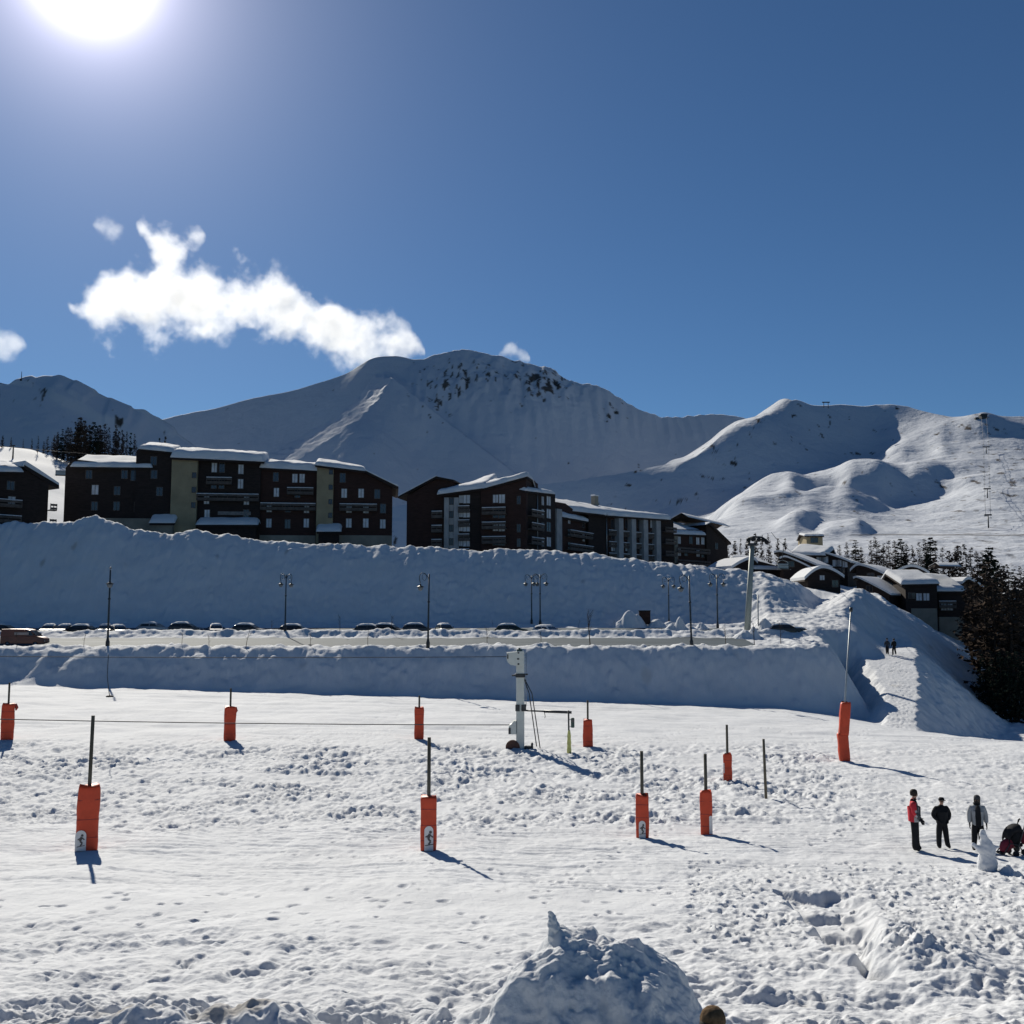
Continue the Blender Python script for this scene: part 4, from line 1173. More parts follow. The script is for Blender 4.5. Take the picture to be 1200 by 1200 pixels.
for px, h in [(62, 22), (69, 24), (76, 28), (84, 32), (91, 36), (101, 34), (107, 32), (114, 32), (120, 30), (126, 30), (132, 28), (138, 28), (144, 24), (52, 14), (57, 20), (66, 26), (72, 30), (80, 33), (88, 40), (93, 46), (98, 42), (104, 36), (110, 40), (117, 36), (123, 38), (129, 33), (135, 36), (141, 30), (147, 28), (153, 26), (159, 24), (186, 20), (192, 22), (45, 12), (38, 9), (28, 8), (12, 10), (3, 12)]:
    plant(LARCH if rt.random() < .85 else FIR, px + rt.uniform(-2, 2), 529 if px > 50 else 521, rt.uniform(280, 300), h * .92, 'dark conifer on the ridge skyline behind the left apartment building', g1, rt)
g2 = 'larches in the row behind the chalets'
for px, yb, h in [(868, 652, 22), (876, 650, 20), (885, 650, 26), (893, 648, 22), (901, 648, 24), (912, 648, 18), (846, 655, 20), (853, 655, 24), (861, 655, 22), (920, 646, 16),
                  (985, 668, 30), (993, 668, 34), (1003, 670, 38), (1010, 670, 30), (1022, 672, 40), (1028, 672, 44), (1036, 672, 36), (1043, 672, 40), (1050, 674, 42), (1057, 674, 44), (1064, 674, 38), (1071, 674, 36),
                  (1079, 676, 42), (1086, 676, 46), (1092, 676, 48), (1098, 678, 46), (1106, 680, 40), (1113, 684, 40), (1120, 688, 48), (1126, 690, 52), (1133, 692, 56), (1140, 694, 54), (1147, 696, 52), (1153, 700, 54), (1160, 702, 62), (1168, 704, 48),
                  (1176, 706, 44), (1183, 708, 48), (1190, 710, 44), (1197, 712, 50), (1204, 714, 46)]:
    plant(LARCH if rt.random() < .9 else FIR, px, yb, rt.uniform(232, 262), h, 'dark bare larch in the tree row behind the village chalets', g2, rt)
g3 = 'tall larches in the dark stand by the right edge'
for px, yb, D, h in [(1158, 792, 128, 136), (1147, 780, 136, 112), (1139, 770, 142, 92), (1169, 796, 126, 120), (1178, 798, 130, 134), (1188, 800, 124, 112), (1197, 802, 128, 126), (1207, 800, 122, 120), (1165, 775, 148, 96), (1184, 780, 150, 104), (1203, 782, 146, 100), (1174, 770, 158, 82), (1194, 772, 160, 92), (1152, 765, 156, 80), (1216, 800, 130, 130), (1228, 800, 126, 120), (1136, 752, 165, 70)]:
    plant(LARCH, px, yb, D, h, 'tall brown larch in the dense dark stand at the right edge of the photo', g3, rt)
for px, yb, D, h in [(1152, 800, 124, 34), (1163, 803, 122, 40), (1173, 805, 121, 42), (1183, 806, 120, 44), (1193, 808, 119, 46), (1203, 808, 118, 44), (1167, 790, 135, 50), (1180, 792, 138, 56), (1192, 794, 136, 52), (1201, 796, 134, 54)]:
    plant(FIR, px, yb, D, h, 'short dark fir filling the foot of the stand at the right edge', 'short firs at the foot of the dark stand', rt)
# ------------------------------------------------------------------ red padded posts on the piste
M_PAD = paint('red_pad_vinyl', (0.55, 0.058, 0.018), 0.16, 2.5, 0.55, 0, 0.4, 0.01)
M_PADEDGE = paint('dark_red_seam', (0.30, 0.03, 0.02), 0.2, 4, 0.6)
M_POLE = paint('grey_wood_pole', (0.13, 0.115, 0.085), 0.35, 2.5, 0.85, 0, 0.2, stretch=(1, 1, .2))
M_WHITE = paint('white_print', (0.72, 0.70, 0.68), 0.06, 6, 0.6)
M_INK = paint('grey_print', (0.10, 0.09, 0.09), 0.3, 12, 0.6)
def pad_shape(w, d, h, seed, lean=0.0, taper=0.0, flap=0.0):
    """A quilted mattress folded round a pole: rounded box with sag, creases and an uneven top edge."""
    r = np.random.default_rng(seed)
    n, m = 40, 22
    vs = []
    ph = r.uniform(0, 6.28, 6)
    for j in range(m + 1):
        t = j / m
        z = h * t
        k = 1 - 0.06 * math.exp(-t / .05) - 0.10 * math.exp(-(1 - t) / .03) + 0.025 * math.sin(9 * t + ph[0]) + taper * (t - .5)
        crease = 1 - 0.045 * math.exp(-((t - .52) / .03) ** 2) - 0.03 * math.exp(-((t - .25) / .02) ** 2)
        for i in range(n):
            a = 2 * math.pi * i / n
            ca, sa = math.cos(a), math.sin(a)
            e = 0.42
            x = math.copysign(abs(ca) ** e, ca) * w / 2 * k * crease
            y = math.copysign(abs(sa) ** e, sa) * d / 2 * k
            bump = 0.012 * math.sin(3 * a + 7 * t + ph[1]) + 0.01 * math.sin(5 * a - 11 * t + ph[2])
            zz = z + (0.035 * math.sin(2 * a + ph[3]) + 0.03 * math.sin(3 * a + ph[4])) * (t > .97) - 0.03 * (t < .02)
            vs.append((x * (1 + bump) + lean * z, y * (1 + bump), zz))
    fs = []
    for j in range(m):
        for i in range(n):
            k = (i + 1) % n
            fs.append((j * n + i, j * n + k, (j + 1) * n + k, (j + 1) * n + i))
    fs.append(tuple(range(n))[::-1]); fs.append(tuple(m * n + i for i in range(n)))
    return MB().add(vs, fs, True)
def arch_panel(x, z, w, h, y, M=None):
    pts = [(x - w / 2, z), (x + w / 2, z)] + [(x + w / 2 * math.cos(a), z + h - w / 2 + w / 2 * math.sin(a)) for a in np.linspace(0, math.pi, 13)]
    return MB().prism(pts, y - .012, y + .02, M)
def pictogram(x, z, s, y):
    """Small skier figure printed on the pad's white panel."""
    m = MB()
    d = .004
    def bar(x0, z0, x1, z1, w):
        dx, dz = x1 - x0, z1 - z0; L = math.hypot(dx, dz); nx, nz = -dz / L * w / 2, dx / L * w / 2
        m.prism([(x + s * (x0 + nx), z + s * (z0 + nz)), (x + s * (x1 + nx), z + s * (z1 + nz)), (x + s * (x1 - nx), z + s * (z1 - nz)), (x + s * (x0 - nx), z + s * (z0 - nz))], y - .02, y - .0135)
    ring = [(x + s * (.12 + .11 * math.cos(a)), z + s * (.98 + .11 * math.sin(a))) for a in np.linspace(0, 6.283, 12, endpoint=False)]
    m.prism(ring, y - .02, y - .0135)
    bar(.08, .86, -.05, .5, .2); bar(-.05, .5, .14, .3, .15); bar(.14, .3, -.02, .08, .13); bar(.06, .8, .32, .6, .1); bar(.0, .75, -.25, .62, .1); bar(-.3, .0, .35, .1, .06)
    return m
def padded_post(px, yb, ytop_pole, ytop_pad, wpx, label, panel=None, lean=0.0, seed=1, flap=0, taper=0.0, pole_r=0.062, turn=0.0, fold=None):
    p = on_ground(px, yb, 20, 88)
    D = p.y; mpp = D / FPX
    h = (yb - ytop_pad) * mpp; H = (yb - ytop_pole) * mpp; w = wpx * mpp * .84
    root = empty('padded_post', (p.x, p.y, p.z - 0.03), -math.atan2(p.x, p.y) + turn, label, 'padded post', 'padded posts on the piste')
    MB().tube([(lean * -.3, 0.05, -.4), (lean * h * .5, 0.05, h * .5), (lean * H, 0.05, H)], [pole_r * 1.05, pole_r, pole_r * .92], 10).build('pole', M_POLE, root)
    body = pad_shape(w, w * .62, h + .05, seed, lean, taper)
    body.mat(1)
    for zf in (.22, .5, .8):
        z = h * zf
        body.box((-w * .495 + lean * z, -w * .315, z - .012), (w * .495 + lean * z, -w * .300, z + .012), None, .003)
    pad = body.build('pad', [M_PAD, M_PADEDGE], root)
    if flap:
        MB().tube([(w * .3 * flap, -.02, h + .0), (w * .52 * flap, 0, h * .985), (w * .62 * flap, .02, h * .9), (w * .56 * flap, .02, h * .82)], [.05, .10, .095, .03], 8).build('flap', M_PADEDGE, pad)
    if panel:
        x, z, pw, phh, fig = panel
        q = arch_panel(x * w, z * h, pw * w, phh * h, -w * .318)
        q = q.build('label_panel', M_WHITE, pad)
        if fig: pictogram(x * w, z * h + phh * h * .22, phh * h * .55, -w * .318).build('pictogram', M_INK, q)
    return root, p, mpp
padded_post(8, 868, 803, 828, 17, 'red padded post cut by the left edge of the photo', flap=1, seed=1)
padded_post(101, 997, 845, 925, 29, 'large red padded post with a white arched panel at its lower left corner', (-.26, .02, .48, .32, True), lean=.012, seed=2)
padded_post(269, 868, 808, 830, 16, 'red padded post standing alone left of the middle, its top corner folded over', flap=.8, seed=3)
padded_post(491, 867, 817, 831, 13, 'small slim red padded post nearest to the front snow bank', seed=4)
padded_post(502, 998, 870, 938, 22, 'red padded post in the middle with a white panel and dark figure', (.02, .03, .55, .46, True), seed=5)
padded_post(689, 875, 822, 845, 13.5, 'red padded post with a slanting right side beside the yellow post', seed=6, taper=-.12, flap=.25)
padded_post(753, 980, 882, 932, 18, 'red padded post with a plain white panel, right of the middle', (-.02, .03, .5, .4, True), seed=7)
padded_post(828, 975, 884, 927, 16.5, 'red padded post with a narrow white strip on its right edge', (.36, .05, .26, .42, False), seed=8, taper=.05)
padded_post(853, 916, 853, 887, 12, 'small red padded post close to the bare dark pole', (-.42, .3, .12, .4, False), seed=9)
# bare pole
p = on_ground(898, 935, 20, 88); k = p.y / FPX
tag(MB().tube([(0, 0, -.4), (-1.0 * k, 0, 34 * k), (-1.6 * k, 0, 68 * k)], [.062, .058, .052], 10).build('pole', M_POLE), 'bare dark wooden pole without a pad, standing on the piste', 'pole').location = p
# tall slanting post with two pads, one above the other
p = on_ground(990, 892, 20, 92); k = p.y / FPX
root = empty('padded_post', p, 0, 'tall slanting post with two red pads, one above the other', 'padded post', 'padded posts on the piste')
MB().tube([(0, .05, -.3), (2.5 * k, .05, 66 * k), (13 * k, .05, 174 * k)], [.055, .05, .032], 10).build('pole', M_GALV, root)
MB().tube([(12.7 * k, .05, 171 * k), (13.3 * k, .05, 176 * k)], .09, 8).build('tip', M_STEEL, root)
pad_shape(12.2 * k, 8 * k, 31 * k, 21, -.06).build('pad', M_PAD, root)
b = pad_shape(11.5 * k, 8 * k, 37 * k, 22, .10); b.v = [(x - .6 * k, y, z + 29.5 * k) for x, y, z in b.v]; b.build('pad', M_PAD, root)

# ------------------------------------------------------------------ tow-lift return station
M_CREAM = paint('cream_paint', (0.56, 0.58, 0.54), 0.10, 2.0, 0.5, 0, 0.5)
M_RUST = paint('rusty_brown', (0.10, 0.045, 0.03), 0.35, 4, 0.75)
M_YELLOW = paint('faded_yellow_foam', (0.62, 0.60, 0.20), 0.18, 5, 0.7)
M_GREEN = paint('dark_green_enamel', (0.03, 0.07, 0.055), 0.2, 4, 0.45)
p = on_ground(610, 877, 20, 92); TD = p.y; k = TD / FPX
tower = empty('tow_lift_tower', p, 0, 'cream steel tow lift tower with a boxy head and two stays', 'lift tower')
def X(px): return (px - 610) * k
def Z(py): return (877 - py) * k
def xz(a, b, y0, y1, bev=.0): return (min(X(a[0]), X(b[0])), y0, min(Z(a[1]), Z(b[1]))), (max(X(a[0]), X(b[0])), y1, max(Z(a[1]), Z(b[1]))), None, bev
MB().box(*xz((605, 885), (614.4, 766), -.2, .2, .04)).build('mast', M_CREAM, tower)
hp = [(X(594), Z(768)), (X(613.5), Z(766.2)), (X(613.5), Z(783)), (X(605), Z(783)), (X(599), Z(782.2)), (X(595.5), Z(779.5)), (X(594), Z(776))]
hd = MB().prism(hp, -.34, .34).build('head_box', M_CREAM, tower)
MB().box(*xz((594.6, 775), (596, 770), -.352, -.342)).box(*xz((606, 776), (608.5, 774.2), -.352, -.342)).box(*xz((606.6, 782), (608.6, 780), -.352, -.342)).box(*xz((606.6, 769), (608.6, 767.4), -.352, -.342)).build('fitting', M_STEEL, hd)
MB().box(*xz((605.5, 766), (612, 764.2), -.2, .2, .02)).box(*xz((607.5, 764.2), (610, 762.6), -.1, .1, .02)).build('cap', M_GREEN, tower)
cb = MB().box(*xz((604, 796.5), (615.5, 792.2), -.27, .27, .03)); cb.tube([(X(600), 0, Z(794.5)), (X(618.5), 0, Z(793))], .05, 6)
cb.build('clamp', M_STEEL, tower)
MB().box(*xz((604, 835), (609, 827.5), -.26, .26, .02)).box(*xz((611, 835), (616.5, 827.5), -.26, .26, .02)).build('clamp', M_STEEL, tower)
gb_ = MB().prism([(X(596), Z(861)), (X(605), Z(861)), (X(605), Z(846)), (X(602), Z(846)), (X(600), Z(849)), (X(597), Z(851)), (X(596), Z(855))], -.3, .3).build('drive_box', M_CREAM, tower)
MB().box(*xz((596.2, 860.5), (598.6, 853.5), -.315, -.302)).build('vent', M_STEEL, gb_)
ms = mv(X(601), -.1, Z(876)) @ rot('X', math.pi / 2)
MB().lathe([(.1, -.12), (8.2 * k, -.12), (8.2 * k, -.07), (7.5 * k, -.06), (7.5 * k, .06), (8.2 * k, .07), (8.2 * k, .12), (.1, .12)], 28, ms, False).build('bullwheel', M_RUST, tower)
MB().tube([(X(616), -.05, Z(834.5)), (X(637), -.05, Z(835.4))], .045, 8).tube([(X(637), -.05, Z(835.4)), (X(669), -.05, Z(836.6))], .075, 8).tube([(X(637.5), -.05, Z(836)), (X(638.5), -.05, Z(841)), (X(638), -.05, Z(843))], .02, 6).build('boom', M_STEEL, tower)
for a, b in (((620, 815), (628.5, 874)), ((623.3, 815), (632.5, 876))):
    q = on_ground(b[0], b[1], 40, 90)
    MB().tube([(X(613), 0, Z(795)), (X(a[0]), -.02, Z(a[1])), (X(b[0]), -.1, Z(b[1] + 1))], .032, 6).build('stay', M_STEEL, tower)
lad = MB()
for y in range(770, 830, 4): lad.box(*xz((614.4, y), (616.4, y - .5), -.05, .05))
lad.tube([(X(616.6), 0, Z(830)), (X(616.6), 0, Z(768))], .018, 6).build('ladder', M_GALV, tower)
MB().box(*xz((614.5, 879), (623.5, 874.5), -.3, .2, .05)).box(*xz((622, 881), (624.5, 871), -.25, .1, .03)).build('anchor_block', M_STEEL, tower)
# yellow padded signal post
p = on_ground(667, 883, 20, 92); q = p.y / FPX
sp = empty('signal_post', p, 0, 'thin signal post in yellow foam with a small green box', 'signal post')
MB().tube([(0, 0, -.3), (-.5 * q, 0, 49 * q)], .045, 8).build('pole', M_STEEL, sp)
MB().lathe([(2.5 * q, -.05), (2.7 * q, 4 * q), (2.2 * q, 9 * q), (2.5 * q, 12 * q), (2.0 * q, 17 * q), (2.2 * q, 20 * q), (1.5 * q, 25 * q), (1.0 * q, 27 * q)], 14).build('foam_sleeve', M_YELLOW, sp)
gbx = MB().box((2.2 * q, -.12, 29.5 * q), (6.2 * q, .12, 40.5 * q), None, .03).build('signal_box', M_GREEN, sp)
MB().box((0, -.02, 38.6 * q), (2.2 * q, .02, 39.4 * q)).box((0, -.02, 30.3 * q), (2.2 * q, .02, 31 * q)).build('bracket', M_GALV, gbx)
MB().box((3.0 * q, -.13, 36 * q), (5.4 * q, -.121, 39 * q)).build('lens', M_GLASS, gbx)
# ropes of the tow
def sag(a, b, n=14, drop=0.3): return [a.lerp(b, i / n) - Vector((0, 0, drop * 4 * (i / n) * (1 - i / n))) for i in range(n + 1)]
M_ROPE = paint('steel_rope', (0.05, 0.05, 0.055), 0.2, 8, 0.6, 0.3)
tag(MB().tube(sag(P(-260, 766, TD - 2), P(597, 769.5, TD), 20, .12), .022, 5).build('tow_cable', M_ROPE), 'upper tow cable running from the left edge to the tower head box', 'cable')
tag(MB().tube(sag(P(-260, 836, TD - 4), P(605, 849.5, TD), 20, .15), .026, 5).build('tow_cable', M_ROPE), 'lower tow rope just above the snow left of the cream tower', 'cable')
def tow_hanger(px, ytop, ybot, label):
    c = P(px, ytop, TD - 1.7); k2 = c.y / FPX
    h = empty('tow_hanger', c, 0, label, 'tow hanger')
    L = (ybot - ytop) * k2
    MB().tube([(0, 0, .03), (-.02, 0, -L * .5), (.1, 0, -L * .88), (.16, 0, -L)], .02, 6).build('rod', M_STEEL, h)
    MB().lathe([(.02, -.05), (.2, -.04), (.21, 0), (.15, .04), (.02, .06)], 14, mv(.16, 0, -L)).build('seat_disc', M_RUBBER, h)
tow_hanger(127, 767.8, 815, 'tow hanger rod with a round seat disc dangling in front of the bank')

# ------------------------------------------------------------------ street lamps along the terrace
M_LAMP = paint('black_green_cast_iron', (0.022, 0.027, 0.032), 0.25, 5, 0.5, 0.3, 0.5)
M_LAMPGLASS = paint('lamp_glass', (0.16, 0.17, 0.18), 0.15, 6, 0.5, 0, 0.3)
def lantern(parent, x, z, s=1.0):
    T = mv(x, 0, z)
    l = MB().lathe([(.05, .30), (.10, .26), (.30, .16), (.32, .12), (.10, .10), (.06, .34), (.03, .38)][:5] , 14, T).lathe([(.05, .29), (.09, .33), (.04, .40), (.015, .48)], 10, T)
    l = l.build('lantern', M_LAMP, parent)
    MB().lathe([(.07, -.22), (.16, -.16), (.22, .0), (.24, .118)], 12, T).build('glass', M_LAMPGLASS, l)
    return l
def lamp_proto(sides, H=7.0):
    root = empty('street_lamp', (0, 0, -400))
    MB().lathe([(.16, -.5), (.16, .5), (.12, .62), (.085, .9), (.07, H * .55), (.055, H * .98)], 12).lathe([(.11, H * .60), (.11, H * .62)], 10).build('pole', M_LAMP, root)
    for sgn in sides:
        pts = []
        for i in range(15):
            a = math.pi * (i / 14) * 1.22
            pts.append((sgn * (.42 - .42 * math.cos(a)), 0, H * .86 + .95 * math.sin(a * .82) + .0))
        arm = MB().tube([(0, 0, H * .80)] + pts, .032, 6)
        ring = [(sgn * (.42 + .20 * math.cos(a)), 0, H * .86 + .55 + .30 * math.sin(a)) for a in np.linspace(0, 6.283, 15)]
        arm.tube(ring, .022, 5, False)
        a = arm.build('arm', M_LAMP, root)
        ex, _, ez = pts[-1]
        lantern(root, ex, ez - .50)
    if not sides:
        lantern(root, 0, H * .78)
        MB().ball((0, 0, H), .10).build('finial', M_LAMPGLASS, root)
    return root
single, double, plain = lamp_proto((-1,)), lamp_proto((1, -1)), lamp_proto(())
for o in (single, double, plain): KIDS[o.name] = [c for c in bpy.data.objects if c.parent == o]
lamps_used = set()
for proto, px, yb, yt, D, rz, tilt, lab in [
        (plain, 126, 757, 665, 101.2, 0, 0, 'straight street lamp with its lantern on the post, above the far left bank'),
        (double, 334, 741, 672, 114.2, 0.95, 0, 'street lamp with two lanterns close together, seen nearly end on'),
        (single, 501.5, 755, 671, 101.2, -.2, 0.01, 'street lamp with one hooked arm to the left, on the bank above the middle pads'),
        (double, 623, 731, 673, 128.6, 0.15, 0, 'left one of two crowded double street lamps behind the cream tower'),
        (double, 633, 735, 672, 127.9, -.1, 0, 'right one of two crowded double street lamps behind the cream tower'),
        (double, 784, 728, 676, 128.8, 0.2, 0, 'double street lamp between the lit snow heaps right of the brown panel'),
        (single, 810.5, 757, 673, 101.2, -.1, -0.02, 'leaning street lamp with one hooked arm, right of the brown panel'),
        (double, 841, 733, 672, 126.0, 0, 0, 'wide double street lamp nearest to the pale lift mast')]:
    o = proto if proto.name not in lamps_used else copy_tree(proto)
    lamps_used.add(proto.name)
    c = P(px, yb, D); g = gz_soft(c.x, c.y); top = P(px, yt, D).z
    o.location = (c.x, c.y, g - .05); s = (top - g) / (7.0 if proto is plain else 6.95)
    o.scale = (s * 1.12, s * 1.12, s); o.rotation_euler = (0, tilt, rz)
    tag(o, lab, 'street lamp', 'street lamps along the terrace')

# ------------------------------------------------------------------ saplings between the roads
def sapling_mesh(seed, H=1.8):
    r = random.Random(seed); m = MB()
    top = Vector((r.uniform(-.25, .25), r.uniform(-.1, .1), H))
    m.tube([(0, 0, -.3), top * .5 + Vector((r.uniform(-.06, .06), 0, 0)), top], [.035, .026, .01], 6)
    for i in range(r.randint(5, 9)):
        q = top * r.uniform(.35, .95); a = r.uniform(0, 6.283); l = r.uniform(.25, .6)
        e = q + Vector((math.cos(a) * l * .6, math.sin(a) * l * .6, l * .8))
        m.tube([q, q.lerp(e, .5) + Vector((0, 0, .02)), e], [.014, .01, .004], 5)
        for _ in range(3):
            w = q.lerp(e, r.uniform(.4, 1)); b = r.uniform(0, 6.283)
            m.tube([w, w + Vector((math.cos(b) * .18, math.sin(b) * .18, .2))], [.006, .003], 4)
    return m.mesh('sapling', False)
SAPS = [sapling_mesh(s) for s in (1, 2, 3, 4)]
for m_ in SAPS: m_.materials.append(M_BARK)
rs = random.Random(9)
for px, yb, yt, D in [(213, 757, 741, 101), (288, 756, 737, 101), (318, 739, 727, 115), (364, 755, 741, 101), (398, 742, 721, 114), (431, 755, 738, 101), (459, 741, 721, 114), (571, 752, 735, 101.4), (578, 735, 727, 127), (634, 750, 739, 101.4), (692, 748, 716, 102), (678, 736, 726, 127),
                      (719, 736, 727, 127), (761, 736, 727, 127), (850, 748, 735, 103), (884, 747, 728, 105), (915, 746, 729, 107), (98, 756, 742, 101), (20, 757, 738, 101), (245, 757, 744, 101), (690, 736, 720, 126)]:
    c = P(px, yb, D); g = gz_soft(c.x, c.y)
    o = bpy.data.objects.new('sapling', SAPS[rs.randrange(4)]); C.objects.link(o)
    s = max(.4, (P(px, yt, D).z - g) / 1.9)
    o.location = (c.x, c.y, g); o.scale = (s, s, s); o.rotation_euler = (0, rs.uniform(-.1, .1), rs.uniform(0, 6.28))
    tag(o, 'thin leafless sapling planted along the edge of the terrace road', 'sapling', 'saplings along the terrace roads')

# ------------------------------------------------------------------ cars
CARPAINT = {n: paint('car_paint_' + n, c, .08, 1.5, .3, .2, .5) for n, c in dict(black=(.018, .019, .022), graphite=(.06, .063, .07), silver=(.38, .39, .41), white=(.62, .63, .64), navy=(.02, .03, .07), green=(.03, .05, .04), red=(.22, .03, .025), brown=(.16, .055, .035)).items()}
M_LIGHT = paint('headlight', (.6, .6, .58), .1, 6, .15, 0, .7); M_TAIL = paint('tail_light', (.35, .02, .015), .2, 6, .2, 0, .6)
M_TYRE = M_RUBBER; M_RIM = M_GALV
def loft(sections, mb, smooth=True):
    """Closed skin through equal-length rings."""
    n = len(sections[0]); vs = [v for s in sections for v in s]; fs = []
    for i in range(len(sections) - 1):
        for k_ in range(n):
            j = (k_ + 1) % n
            fs.append((i * n + k_, i * n + j, (i + 1) * n + j, (i + 1) * n + k_))
    fs.append(tuple(range(n))[::-1]); fs.append(tuple((len(sections) - 1) * n + k_ for k_ in range(n)))
    return mb.add(vs, fs, smooth)
def make_car(kind='estate', snow=0.2):
    """Front faces -y."""
    root = empty('parked_car', (0, 0, -400))
    L, Wd = 4.3, 1.75
    prof = {'estate': [(-2.15, .35, .62), (-2.1, .28, .74), (-1.9, .25, .86), (-1.1, .25, .98), (-.95, .25, 1.0), (0, .25, 1.02), (1.2, .25, 1.03), (1.95, .26, 1.0), (2.12, .3, .9), (2.15, .36, .7)],
            'van': [(-2.6, .4, .8), (-2.55, .3, 1.0), (-2.3, .26, 1.12), (-1.7, .26, 1.25), (0, .26, 1.28), (1.5, .26, 1.28), (2.5, .26, 1.28), (2.6, .3, 1.2)]}[kind]
    secs = []
    for y, zb, zt in prof:
        w = Wd / 2 * (1 - .10 * max(0, (abs(y) - 1.6) / .6)) * (1.1 if kind == 'van' else 1)
        secs.append([(-w * .92, y, zb), (w * .92, y, zb), (w, y, zb + .15), (w, y, (zb + zt) / 2), (w * .97, y, zt - .06), (w * .88, y, zt), (-w * .88, y, zt), (-w * .97, y, zt - .06), (-w, y, (zb + zt) / 2), (-w, y, zb + .15)])
    bm_ = MB(); loft(secs, bm_, False)
    cab = [(-1.12, 1.0, 1.02), (-.45, 1.0, 1.40), (0, 1.0, 1.46), (1.1, 1.0, 1.44), (1.75, 1.0, 1.34), (2.02, .98, 1.02)] if kind == 'estate' else [(-1.75, 1.24, 1.28), (-.95, 1.24, 2.0), (-.5, 1.24, 2.12), (1.5, 1.24, 2.14), (2.45, 1.24, 2.1), (2.56, 1.24, 1.3)]
    cs = []
    for y, zb, zt in cab:
        w = Wd / 2 * .95 * (1.1 if kind == 'van' else 1); wt = w * (.80 if kind == 'estate' else .92)
        f = (zt - zb) / .45 if kind == 'estate' else (zt - zb) / .88
        wt = w + (wt - w) * min(1, f)
        cs.append([(-w, y, zb), (w, y, zb), (w * .5 + wt * .5, y, zb * .5 + zt * .5), (wt, y, zt - .03), (wt * .85, y, zt), (-wt * .85, y, zt), (-wt, y, zt - .03), (-w * .5 - wt * .5, y, zb * .5 + zt * .5)])
    loft(cs, bm_, False)
    body = bm_.build('body', CARPAINT['graphite'], root)
    def quad(name, pts, mat=M_GLASS, par=root):
        c = sum((Vector(q) for q in pts), Vector()) / 4
        n_ = (Vector(pts[1]) - Vector(pts[0])).cross(Vector(pts[3]) - Vector(pts[0])).normalized()
        if n_.dot(c - Vector((0, 0, .8))) < 0: n_ = -n_
        m = MB(); a = [Vector(q) + n_ * .012 for q in pts]; b = [Vector(q) - n_ * .02 for q in pts]
        m.add(a + b, [(0, 1, 2, 3), (7, 6, 5, 4), (0, 4, 5, 1), (1, 5, 6, 2), (2, 6, 7, 3), (3, 7, 4, 0)])
        return m.build(name, mat, par)
    if kind == 'estate':
        quad('windscreen', [(-.72, -1.05, 1.06), (.72, -1.05, 1.06), (.60, -.50, 1.37), (-.60, -.50, 1.37)])
        quad('rear_window', [(-.68, 1.98, 1.06), (.68, 1.98, 1.06), (.60, 1.79, 1.30), (-.60, 1.79, 1.30)])
        for s in (-1, 1):
            quad('window', [(s * .815, -.62, 1.07), (s * .815, .35, 1.07), (s * .70, .30, 1.38), (s * .70, -.32, 1.36)])
            quad('window', [(s * .815, .45, 1.07), (s * .80, 1.62, 1.07), (s * .69, 1.45, 1.35), (s * .70, .42, 1.38)])
        wy = (-1.32, 1.32)
    else:
        quad('windscreen', [(-.82, -1.68, 1.34), (.82, -1.68, 1.34), (.76, -1.02, 1.93), (-.76, -1.02, 1.93)])
        for s in (-1, 1):
            quad('window', [(s * .915, -1.36, 1.34), (s * .915, -.62, 1.34), (s * .87, -.62, 1.9), (s * .875, -1.0, 1.9)])
        wy = (-1.65, 1.65)
    wd = .965 if kind == 'van' else .88
    for s in (-1, 1):
        for y in wy:
            T = mv(s * (wd - .1), y, .32) @ rot('Y', math.pi / 2)
            w = MB().lathe([(.2, -.1), (.30, -.1), (.32, -.06), (.32, .06), (.30, .1), (.2, .1)], 20, T).build('wheel', M_TYRE, root)
            MB().lathe([(.02, -.105), (.19, -.105), (.2, -.06), (.2, .06), (.19, .105), (.02, .105)], 16, T).build('rim', M_RIM, w)
    fy, ry = (-2.17, 2.17) if kind == 'estate' else (-2.62, 2.62)
    for s in (-1, 1):
        MB().box((s * .60 - .16, fy + .015, .62), (s * .60 + .16, fy + .25, .76), None, .03).build('headlight', M_LIGHT, root)
        MB().box((s * .66 - .09, ry - .2, .72), (s * .66 + .09, ry - .0, .94), None, .03).build('tail_light', M_TAIL, root)
        MB().box((s * (Wd / 2 + .0), -.78 if kind == 'estate' else -1.5, 1.04 if kind == 'estate' else 1.4), (s * (Wd / 2 + .16), -.68 if kind == 'estate' else -1.4, 1.18 if kind == 'estate' else 1.6), None, .03).build('mirror', M_RUBBER, root) if s > 0 else \
            MB().box((s * (Wd / 2 + .16), -.78 if kind == 'estate' else -1.5, 1.04 if kind == 'estate' else 1.4), (s * Wd / 2, -.68 if kind == 'estate' else -1.4, 1.18 if kind == 'estate' else 1.6), None, .03).build('mirror', M_RUBBER, root)
    MB().box((-.5, fy + .03, .40), (.5, fy + .2, .56), None, .02).build('grille', M_RUBBER, root)
    if kind == 'estate' and snow:
        u = np.linspace(-1, 1, 15); v = np.linspace(0, 1, 12); U_, V_ = np.meshgrid(u, v)
        e = np.minimum(1 - np.abs(U_), np.minimum(V_, 1 - V_) * 2)
        zt = np.interp(-.5 + 2.3 * V_, [-.45, 0, 1.1, 1.75], [1.40, 1.46, 1.44, 1.34])
        Zt = zt + snow * np.sqrt(np.clip(e * 3, 0, 1)) * (1 + .3 * noise(U_ * 2, V_ * 4, 400)) - .01
        me = grid_mesh('snow_cover', U_ * .64, -.5 + 2.3 * V_, Zt)
        link('snow_cover', me, M_ROOFSNOW, root)
    return root
car0, van0 = make_car('estate'), make_car('van')
for o in (car0, van0): KIDS[o.name] = [c for c in bpy.data.objects if c.parent == o]
for o in list(KIDS[car0.name]) + list(KIDS[van0.name]): KIDS[o.name] = [c for c in bpy.data.objects if c.parent == o]
body_mesh = {}
